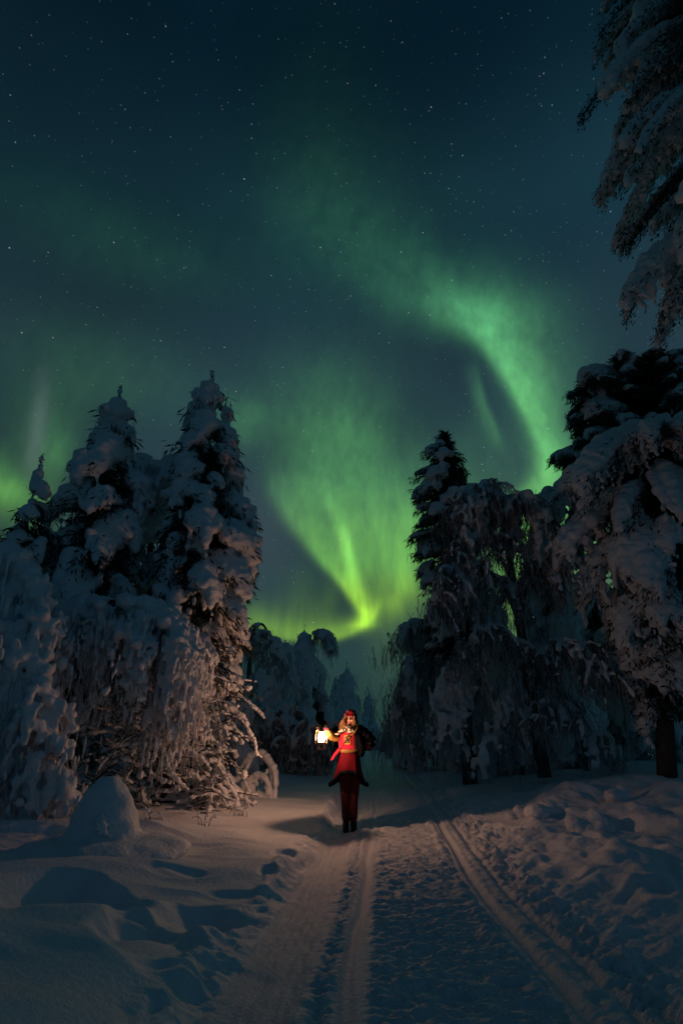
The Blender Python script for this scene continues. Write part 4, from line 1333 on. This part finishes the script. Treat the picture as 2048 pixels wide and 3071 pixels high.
L_ = Geo(); L_.blobs([hc + [-.022, -.098, -.050], hc + [-.006, -.103, -.047], hc + [.010, -.099, -.050], hc + [-.006, -.100, -.059]], np.array([[.016, .008, .006], [.012, .008, .006], [.016, .008, .006], [.019, .008, .006]]))
part('lips', L_, M_LIPS)
for ex in (-.033, .022):
    e = Geo(); e.blobs([hc + [ex, -.090, .016]], np.array([[.014, .008, .007]]), True)
    part('eye', e, M_EYE)

# legs and boots
for sgn, x0 in ((-1, -.060), (1, .060)):
    G = Geo()
    cx = lambda z: x0 * (1.25 if z > .6 else 1.0) - .008
    def fold(th, i, s=sgn):
        return 1 + .035 * np.sin(3 * th + i * 1.1 + s) + .02 * np.sin(7 * th + i * 2.3)
    rows = [(x0 * .88, .012, .14, .058, .070), (x0 * .90, .012, .19, .070, .085), (x0 * .92, .01, .3, .071, .085), (x0, .008, .42, .074, .085), (x0 * 1.1, .0, .55, .080, .090), (x0 * 1.25, .0, .7, .094, .105), (x0 * 1.3, .01, .86, .108, .125), (x0 * 1.2, .01, .98, .10, .12)]
    rows = [tuple(np.array(rows[0]) * (1 - 0) + 0)] + rows[1:]
    fine = []
    for a, b in zip(rows[:-1], rows[1:]):
        for q in (0, .34, .67):
            fine.append(tuple(np.array(a) * (1 - q) + np.array(b) * q))
    fine.append(rows[-1])
    G.lofts(fine, 24, fold)
    part('trouser_leg', G, M_DARKRED)
    G = Geo()
    G.lofts([(x0 * .9, .02, .19, .055, .066), (x0 * .92, .018, .12, .052, .062), (x0 * .95, .0, .085, .052, .085), (x0, -.04, .06, .050, .13), (x0 * 1.05, -.055, .035, .050, .15), (x0 * 1.05, -.055, .012, .052, .152), (x0 * 1.05, -.055, -.012, .050, .148)], 22)
    part('boot', G, M_BOOT)

# tunic: bodice and flaring skirt
G = Geo()
def bfold(th, i):
    return 1 + .03 * np.sin(5 * th + i * .8) + .018 * np.sin(9 * th - i * 1.3)
G.lofts([(0, .0, 1.13, .165, .125), (0, -.002, 1.17, .168, .128), (-.002, -.008, 1.22, .168, .136), (-.002, -.012, 1.27, .172, .145), (0, -.010, 1.32, .178, .148), (0, .0, 1.37, .182, .138), (0, .005, 1.41, .178, .12), (0, .008, 1.45, .140, .098), (0, .008, 1.485, .075, .072)], 40, bfold)
part('tunic', G, M_RED)

nth, nu = 96, 26
th = np.arange(nth) * 2 * np.pi / nth
def skirt_pt(u, th_, push=0.0):
    c, s = np.cos(th_), np.sin(th_)
    front = .5 - .5 * s
    hem = .70 + .15 * front ** 1.3 - (.03 + .16 * np.abs(c) ** 4) * (.35 + .65 * front)
    z = 1.165 + (hem - 1.165) * u
    flare = u ** 1.25
    rx = .168 + .055 * flare + .055 * np.abs(c) ** 6 * u ** 4
    ry = .130 + .085 * flare
    f = 1 + flare * (.045 * np.sin(6 * th_ + 1.2) + .035 * np.sin(11 * th_ + .4) + .02 * np.sin(17 * th_))
    return np.stack([(rx * f + push) * c - .022 * u, (ry * f + push) * s, z], -1)
V = np.concatenate([skirt_pt(u, th) for u in np.linspace(0, 1, nu)] + [skirt_pt(u, th, -.008) for u in np.linspace(1, 0, nu)])
i, k = np.meshgrid(np.arange(2 * nu - 1), np.arange(nth), indexing='ij')
q = (k + 1) % nth
F = np.stack([i * nth + k, i * nth + q, (i + 1) * nth + q, (i + 1) * nth + k], -1).reshape(-1, 4)
G = Geo(); G.add(V, F)
part('skirt', G, M_SKIRT)
G = Geo()
P = skirt_pt(np.full(nth, 1.0), th)
hem = []
for r0, dz in ((.014, .045), (.020, .02), (.020, -.015), (.006, -.02), (-.012, -.01), (-.012, .03)):
    Q = skirt_pt(np.full(nth, 1.0), th, r0); Q[:, 2] += dz
    hem.append(Q)
i, k = np.meshgrid(np.arange(5), np.arange(nth), indexing='ij'); q = (k + 1) % nth
G.add(np.concatenate(hem), np.stack([i * nth + k, i * nth + q, (i + 1) * nth + q, (i + 1) * nth + k], -1).reshape(-1, 4))
part('hem_band', G, M_NAVY)
G = Geo()
Q1, Q2 = skirt_pt(np.full(nth, .955), th, .008), skirt_pt(np.full(nth, .925), th, .008)
G.tube(np.concatenate([Q1, Q1[:1]]), .005, 5, cap=False)
part('hem_piping', G, material('red piping', (.22, .03, .025), .8))

# belt, sash end
tb = np.linspace(0, 2 * np.pi, 60)
belt = []
for rr, dz in ((.012, .022), (.018, .01), (.018, -.012), (.010, -.024)):
    belt.append(np.stack([(.172 + rr) * np.cos(tb), (.134 + rr) * np.sin(tb) - .004, 1.155 + dz + .012 * np.cos(tb) + .02 * np.cos(tb - 1.9)], 1))
i, k = np.meshgrid(np.arange(3), np.arange(59), indexing='ij')
G = Geo(); G.add(np.concatenate(belt), np.stack([i * 60 + k, i * 60 + k + 1, (i + 1) * 60 + k + 1, (i + 1) * 60 + k], -1).reshape(-1, 4))
part('belt', G, material('dull gold belt', (.17, .10, .025), .7, spec=.15, second=(.10, .06, .02), mix_scale=80))
for dx, dl, tw in ((0, 0, 0), (.035, -.03, .6)):
    G = Geo()
    K = 10
    pts = []
    for j in range(K):
        t = j / (K - 1)
        c = np.array([-.165 - .115 * t ** .8 + dx, -.10 - .035 * t, 1.175 - (.17 + dl) * t])
        wv = .012 + .030 * t
        ang = tw + .9 * t
        d = np.array([math.cos(ang), -math.sin(ang) * .6, .25])
        pts += [c - d * wv, c + d * wv]
    V = np.array(pts)
    V2 = V + [0, .012, 0]
    F = []
    for j in range(K - 1):
        a = 2 * j
        F.append((a, a + 1, a + 3, a + 2)); F.append((a + 2 * K, a + 2 * K + 2, a + 2 * K + 3, a + 2 * K + 1))
        F.append((a, a + 2, a + 2 * K + 2, a + 2 * K)); F.append((a + 1, a + 2 * K + 1, a + 2 * K + 3, a + 3))
    F.append((2 * K - 2, 2 * K - 1, 4 * K - 1, 4 * K - 2))
    G.add(np.concatenate([V, V2]), F)
    part('sash_end', G, M_RED)

# chest plate and strap
def chest(x, z, out=0.0):
    zz = [1.13, 1.17, 1.22, 1.27, 1.32, 1.37, 1.41, 1.45]
    rx = np.interp(z, zz, [.165, .168, .168, .172, .178, .182, .178, .14]); ry = np.interp(z, zz, [.125, .13, .144, .157, .158, .138, .115, .09])
    return np.array([x, -ry * math.sqrt(max(.05, 1 - (x / rx) ** 2)) - out, z])
G = Geo()
x0, z1 = zp(600, 720); x1, z0 = zp(702, 858)
m = 7
for side, out in ((0, .012), (1, .003)):
    pass
grid = np.array([chest(x0 + (x1 - x0) * a / (m - 1), z0 + (z1 - z0) * b / (m - 1), .014) for b in range(m) for a in range(m)])
bot = grid + [0, .012, 0]
F = [(b * m + a, b * m + a + 1, (b + 1) * m + a + 1, (b + 1) * m + a) for b in range(m - 1) for a in range(m - 1)]
ring = [a for a in range(m)] + [b * m + m - 1 for b in range(1, m)] + [(m - 1) * m + a for a in range(m - 2, -1, -1)] + [b * m for b in range(m - 2, 0, -1)]
F += [(ring[j], ring[(j + 1) % len(ring)] , ring[(j + 1) % len(ring)] + m * m, ring[j] + m * m) for j in range(len(ring))]
G.add(np.concatenate([grid, bot]), F)
bp = part('chest_plate', G, M_GOLD)
cb = np.array([(x0 + x1) / 2, 0, (z0 + z1) / 2]); cb = chest(cb[0], cb[2], .018)
G = Geo()
tt_ = np.linspace(0, 2 * np.pi, 33)
def sq(a, r):
    c, s = math.cos(a), math.sin(a)
    k = 1 / (abs(c) ** 4 + abs(s) ** 4) ** .25
    return c * r * k, s * r * k
G.tube([cb + [sq(a, .038)[0], -.002, sq(a, .048)[1]] for a in tt_], .0035, 5, cap=False)
part('plate_border', G, M_BROOCHBOSS, bp)
G = Geo(); G.blobs([cb + [.004, -.004, -.005]], np.array([[.021, .016, .021]]), True)
part('boss', G, M_BROOCHBOSS, bp)
for k in range(8):
    a = k * math.pi / 4
    G = Geo(); G.blobs([cb + [.028 * math.cos(a) + .004, -.003, .030 * math.sin(a) - .005]], np.array([[.0045, .005, .0045]]))
    part('bead', G, M_BROOCHBOSS, bp)
G = Geo()
G.tube(resample([chest(.03, 1.44, .03), chest(-.01, 1.38, .024), chest(-.07, 1.28, .026), chest(-.125, 1.20, .024), chest(-.15, 1.17, .022)], 16), .008, 6, flat=.5)
part('bag_strap', G, M_DARKRED)

# dark shawl over both shoulders, open in front, with a gold edge
def shawl_pt(u, a):
    c, s = np.cos(a), np.sin(a)
    rx = .075 + (.20 + .05 * (c > 0) * c) * u ** .75
    ry = .075 + .125 * u ** .75
    z = 1.505 - .05 * u - .26 * u ** 2.2 - .05 * (c > 0) * c * u
    f = 1 + .05 * u * np.sin(7 * a + 1) + .03 * u * np.sin(13 * a)
    return np.stack([rx * f * c, ry * f * s + .02, z + 0 * a], -1)
na, nu2 = 60, 14
a = np.linspace(-1.22, np.pi + .35, na)
V = np.concatenate([shawl_pt(np.full(na, u), a) for u in np.linspace(0, 1, nu2)])
V = np.concatenate([V, V * [.97, .97, 1] - [0, 0, .008]])
i, k = np.meshgrid(np.arange(nu2 - 1), np.arange(na - 1), indexing='ij')
F = np.stack([i * na + k, i * na + k + 1, (i + 1) * na + k + 1, (i + 1) * na + k], -1).reshape(-1, 4)
n1 = na * nu2
edge = [(i * na, (i + 1) * na, (i + 1) * na + n1, i * na + n1) for i in range(nu2 - 1)] + [(i * na + na - 1, (i + 1) * na + na - 1, (i + 1) * na + na - 1 + n1, i * na + na - 1 + n1) for i in range(nu2 - 1)]
edge += [((nu2 - 1) * na + k, (nu2 - 1) * na + k + 1, (nu2 - 1) * na + k + 1 + n1, (nu2 - 1) * na + k + n1) for k in range(na - 1)]
G = Geo(); G.add(V, np.concatenate([F, F + n1, np.array(edge)]))
part('shawl', G, M_NAVY)
G = Geo()
p1 = [(zp(836, 505)), (zp(826, 580)), (zp(800, 640)), (zp(762, 695)), (zp(720, 725))]
G.tube(resample([[x, y, z] for (x, z), y in zip(p1, (-.045, -.085, -.135, -.165, -.172))], 16), .0105, 7)
part('gold_cord', G, M_GOLD)

# sleeves
def sleeve(pts, rads, name, mat, n=18, seed=0, flat=1.0):
    P = resample(np.array(pts, float), n)
    R = np.interp(np.linspace(0, 1, n), np.linspace(0, 1, len(rads)), rads)
    r2 = np.random.default_rng(seed)
    R = R * (1 + .10 * np.sin(np.arange(n) * 1.9 + seed) + r2.normal(0, .03, n))
    G = Geo(); G.tube(P, R, 20, flat=flat)
    return part(name, G, mat)
sleeve([SHR + [-.05, 0, -.01], SHR + [.02, 0, -.01], (SHR + ELR) / 2 + [.02, 0, 0], ELR + [.01, 0, 0], (ELR * .55 + WRR * .45)], [.085, .095, .095, .088, .066], 'sleeve', M_NAVY, 20, 1)
sleeve([ELR * .58 + WRR * .42, ELR * .45 + WRR * .55], [.069, .066], 'cuff', M_GOLD, 6, 2)
sleeve([ELR * .47 + WRR * .53, ELR * .28 + WRR * .72, ELR * .12 + WRR * .88], [.060, .060, .052], 'cuff_red', M_RED, 8, 3)
sleeve([SHL + [.04, .01, 0], SHL + [-.01, .0, -.005], SHL * .55 + ELL * .45 + [-.01, .02, .01], SHL * .2 + ELL * .8 + [0, .02, .01]], [.08, .085, .085, .075], 'sleeve', M_NAVY, 14, 4)
sleeve([ELL + [.085, .04, -.035], ELL + [.03, .01, -.02], ELL * .85 + WRL * .15 + [0, 0, -.015], ELL * .5 + WRL * .5 + [-.0, 0, -.028], ELL * .2 + WRL * .8 + [0, 0, -.03], WRL + [.01, .0, -.035]], [.05, .066, .074, .078, .076, .066], 'sleeve_lining', M_GOLD, 22, 5, flat=.8)
sleeve([ELL * .1 + WRL * .9, WRL * 1.0 + [-.01, -.01, .012]], [.046, .044], 'cuff_red', M_RED, 6, 6)

# mittens: the raised one closes round the lantern's bail, the other rests on the hip
def mitten(name, palm, fwd, up, curl, scale=1.0):
    fwd = np.array(fwd, float); fwd /= np.linalg.norm(fwd)
    up = np.array(up, float); up -= fwd * (up @ fwd); up /= np.linalg.norm(up)
    sd = np.cross(fwd, up)
    G = Geo()
    s = scale
    G.blobs([palm - fwd * .03 * s, palm, palm + fwd * .03 * s], np.array([.040, .045, .043]) * s, True)
    for j, (o, ln) in enumerate(((-.034, .9), (-.012, 1.05), (.011, 1.0), (.033, .82))):
        p = palm + sd * o * s + fwd * .035 * s
        d, u_ = fwd.copy(), up.copy()
        for seg in range(7):
            G.blobs([p], np.array([.0185 - .0009 * seg]) * s, True)
            ang = curl * (.5 if seg < 2 else 1)
            d, u_ = d * math.cos(ang) - u_ * math.sin(ang), u_ * math.cos(ang) + d * math.sin(ang)
            p = p + d * .0155 * ln * s
    p = palm - sd * .040 * s - fwd * .012 * s
    for seg in range(6):
        G.blobs([p], np.array([.018 - .0008 * seg]) * s, True)
        p = p + (fwd * .55 - sd * .25 * (seg < 3) - up * .30 * (seg > 1)) * .020 * s
    return part(name, fuse(G, .006, name, 1), M_NAVY)
hx, hz = zp(252, 525)
mitten('mitten', np.array([hx, LAY + .02, hz + .02]), (-.25, -.25, .9), (-.3, -1, 0), .42, 1.25)
sleeve([WRL + [-.0, 0, .0], np.array([hx + .03, LAY + .03, hz - .02])], [.043, .05], 'mitten_cuff', M_NAVY, 6, 8)
G = Geo()
G.tube([[hx + .052 * math.cos(q), LAY + .01 + .05 * math.sin(q), hz - .072 + .02 * math.cos(q)] for q in np.linspace(0, 6.283, 25)], .012, 6, cap=False)
part('mitten_band', G, M_GOLD)
mitten('mitten', WRR + [-.03, -.01, -.035], (-.7, -.15, -.75), (.2, -1, .1), .18, 1.0)

# hair: wavy locks down both sides
G = Geo()
for k in range(150):
    left = k % 5 != 0 and k % 5 != 3
    t = np.linspace(0, 1, 12)
    if left:
        r0 = hc + [-.062 + rngp.normal(0, .012), -.035 + rngp.normal(0, .03), .045 + rngp.normal(0, .012)]
        x1_, z1_ = zp(555 + rngp.normal(0, 28), 625 + rngp.normal(0, 25))
        e = np.array([x1_, -.10 + rngp.normal(0, .03), z1_])
    else:
        r0 = hc + [.066 + rngp.normal(0, .01), -.03 + rngp.normal(0, .025), .03 + rngp.normal(0, .012)]
        x1_, z1_ = zp(765 + rngp.normal(0, 18), 580 + rngp.normal(0, 22))
        e = np.array([x1_, -.10 + rngp.normal(0, .03), z1_])
    P = r0[None] * (1 - t)[:, None] + e[None] * t[:, None]
    ph, am = rngp.uniform(0, 6), rngp.uniform(.006, .013)
    P[:, 0] += am * np.sin(t * 11 + ph) * t
    P[:, 1] += am * np.cos(t * 9 + ph) * t - .03 * np.sin(t * 3.1)
    G.tube(P, np.interp(t, [0, .6, 1], [.006, .006, .0015]), 4, cap=False)
part('hair', G, M_HAIR)

# hat: red felt cap with a rolled front band, pulled to picture right
G = Geo()
G.lofts([(hc[0] + .004, -.008, hc[2] + .045, .090, .104, -.24), (hc[0] + .010, -.006, hc[2] + .080, .094, .106, -.24), (hc[0] + .016, .0, hc[2] + .108, .088, .100, -.2), (hc[0] + .015, .004, hc[2] + .13, .072, .082, -.14),
         (hc[0] + .008, .006, hc[2] + .146, .050, .058, -.08), (hc[0] + .0, .006, hc[2] + .156, .026, .03, 0), (hc[0] - .004, .006, hc[2] + .160, .008, .009, 0)], 28,
        lambda t_, i_: 1 + .02 * np.sin(6 * t_ + i_))
hat = part('hat', G, M_RED)
G = Geo()
ta_ = np.linspace(0, 2 * np.pi, 40)
G.tube([[hc[0] + .003 + .088 * math.cos(q), -.008 + .102 * math.sin(q), hc[2] + .057 - .020 * math.cos(q)] for q in ta_], .012, 8, cap=False)
part('hat_band', G, M_RED, hat)
# dark hood behind the head on picture right
G = Geo()
C_ = []
for q in np.linspace(-.5, 3.4, 18):
    for z_, r_ in ((-.10, .035), (-.04, .036), (.02, .034), (.07, .03)):
        C_.append(list(np.array([hc[0] + .018 + .088 * math.cos(q), .02 + .10 * math.sin(q), hc[2] + z_])) + [r_])
C_ = np.array(C_)
C_ = C_[(C_[:, 0] > -.05)]
G.blobs(C_[:, :3], C_[:, 3] * .8, True)
part('hood', fuse(G, .012, 'hood', 2), M_NAVY)

# scarf: roll round the neck, long end to picture left, bunch to picture right
G = Geo()
C_, R_ = [], []
for q in np.linspace(0, 2 * np.pi, 26):
    C_.append([.0 + .084 * math.cos(q), .0 + .078 * math.sin(q), 1.462 + .012 * math.sin(q * 3)]); R_.append(.042)
for t in np.linspace(0, 1, 24):
    (xa, za), (xb, zb), (xc, zc) = zp(690, 585), zp(610, 650), zp(455, 715)
    C_.append([(1 - t) ** 2 * xa + 2 * t * (1 - t) * xb + t * t * xc, -.115 - .055 * math.sin(t * 3.1) - .02 * t, (1 - t) ** 2 * za + 2 * t * (1 - t) * zb + t * t * zc]); R_.append(.034 - .012 * t)
for k in range(16):
    x_, z_ = zp(715 + rngp.normal(0, 24), 640 + rngp.uniform(-34, 30))
    C_.append([x_, -.135 + rngp.normal(0, .012), z_]); R_.append(rngp.uniform(.022, .034))
G.blobs(C_, np.array(R_), True)
part('scarf', fuse(G, .009, 'scarf', 1, .004, 40, 3), M_SCARF)
G = Geo()
G.tube(resample([[zp(x, y)[0], yy, zp(x, y)[1]] for x, y, yy in ((520, 712, -.17), (440, 703, -.22), (390, 660, -.26), (352, 608, -.335))], 14), .013, 6)
part('sleeve_trim', G, material('pale trim', (.72, .62, .42), .8))
# the folded wool that shows as the tied end below the left elbow is the gold lining's lower lip
# ------------------------------------------------------------------ lantern
lantern_o = thing('lantern', (PX + LAX, PY + LAY, PZ + 1.15), 'lit storm lantern with dark cap held up at picture left by the person in red', 'lantern')
LB = np.array([LAX, LAY, 0.0])


def lpart(name, geo, mat, parent=None):
    me = geo.mesh(name)
    me.materials.append(mat)
    me.transform(Matrix.Translation((-LAX, -LAY, -1.15)))
    o = bpy.data.objects.new(name, me); COL.objects.link(o)
    o.parent = parent or lantern_o
    return o


M_TIN = material('lantern tin', (.30, .24, .17), .35, metal=.9, bumps=((50, .001),), vary=.2)
def lathe(G, prof, n=28):
    G.lofts([(LAX, LAY, z, r, r) for z, r in prof], n)
G = Geo(); lathe(G, [(1.165, .058), (1.170, .066), (1.195, .067), (1.205, .060), (1.212, .040), (1.228, .034)]); lpart('fuel_tank', G, M_TIN)
G = Geo(); lathe(G, [(1.228, .034), (1.245, .046), (1.262, .066), (1.270, .070), (1.274, .030), (1.278, .016)]); lpart('burner', G, M_TIN)  # collar widened beyond the burner to shade the snow near the feet
G = Geo(); lathe(G, [(1.425, .046), (1.432, .052), (1.445, .050), (1.452, .030), (1.482, .028), (1.486, .040), (1.498, .034), (1.504, .010)]); lpart('cap', G, M_BRASS)
for sg in (-1, 1):
    G = Geo()
    G.tube(resample([[LAX + sg * .05, LAY, 1.20], [LAX + sg * .088, LAY, 1.225], [LAX + sg * .090, LAY, 1.32], [LAX + sg * .082, LAY, 1.42], [LAX + sg * .045, LAY, 1.462]], 16), .0055, 7)
    lpart('side_tube', G, M_TIN)
G = Geo()
G.tube(resample([[LAX - .08, LAY, 1.43], [LAX - .075, LAY, 1.50], [LAX - .03, LAY, 1.555], [LAX + .015, LAY, 1.56], [LAX + .065, LAY, 1.50], [LAX + .078, LAY, 1.43]], 20), .0028, 6)
lpart('bail', G, M_BRASS)
for z_ in (1.30, 1.385):
    G = Geo()
    r_ = .066 if z_ < 1.35 else .062
    G.tube([[LAX + r_ * math.cos(q), LAY + r_ * math.sin(q), z_] for q in np.linspace(0, 6.2832, 29)], .0016, 5, cap=False)
    lpart('guard_wire', G, M_TIN)
# globe: glass, with warm translucency added to imitate an overexposed glow
mg = bpy.data.materials.new('lantern glass'); mg.use_nodes = True
gt = NT(mg.node_tree); gt.t.nodes.clear()
tr_, tl_, gl_ = gt.new('ShaderNodeBsdfTransparent'), gt.new('ShaderNodeBsdfTranslucent'), gt.new('ShaderNodeBsdfGlossy')
tl_.inputs['Color'].default_value = (1, .78, .45, 1); gl_.inputs['Roughness'].default_value = .08
m1, m2 = gt.new('ShaderNodeMixShader'), gt.new('ShaderNodeMixShader')
m1.inputs[0].default_value = .09; m2.inputs[0].default_value = .05
gt.t.links.new(tr_.outputs[0], m1.inputs[1]); gt.t.links.new(tl_.outputs[0], m1.inputs[2])
gt.t.links.new(m1.outputs[0], m2.inputs[1]); gt.t.links.new(gl_.outputs[0], m2.inputs[2])
gt.t.links.new(m2.outputs[0], gt.new('ShaderNodeOutputMaterial').inputs[0])
G = Geo(); G.lofts([(LAX, LAY, z, r, r) for z, r in ((1.272, .042), (1.280, .047), (1.295, .053), (1.33, .055), (1.37, .050), (1.40, .044), (1.425, .042))], 32, caps=(False, False))
lpart('glass_globe', G, mg)
mf = bpy.data.materials.new('lantern flame'); mf.use_nodes = True
ft = NT(mf.node_tree); ft.t.nodes.clear()
em = ft.new('ShaderNodeEmission'); em.inputs['Color'].default_value = (1, .62, .30, 1); em.inputs['Strength'].default_value = 60
ft.t.links.new(em.outputs[0], ft.new('ShaderNodeOutputMaterial').inputs[0])
G = Geo(); lathe(G, [(1.276, .012), (1.285, .022), (1.305, .027), (1.335, .022), (1.36, .012), (1.385, .002)], 16); lpart('flame', G, mf)
ld = bpy.data.lights.new('lantern_light', 'POINT')
ld.energy = LANTERN_POWER; ld.color = LANTERN_COLOR; ld.shadow_soft_size = .04
lo_ = bpy.data.objects.new('lantern_light', ld); COL.objects.link(lo_)
lo_.parent = lantern_o; lo_.location = (0, 0, 1.322 - 1.15)
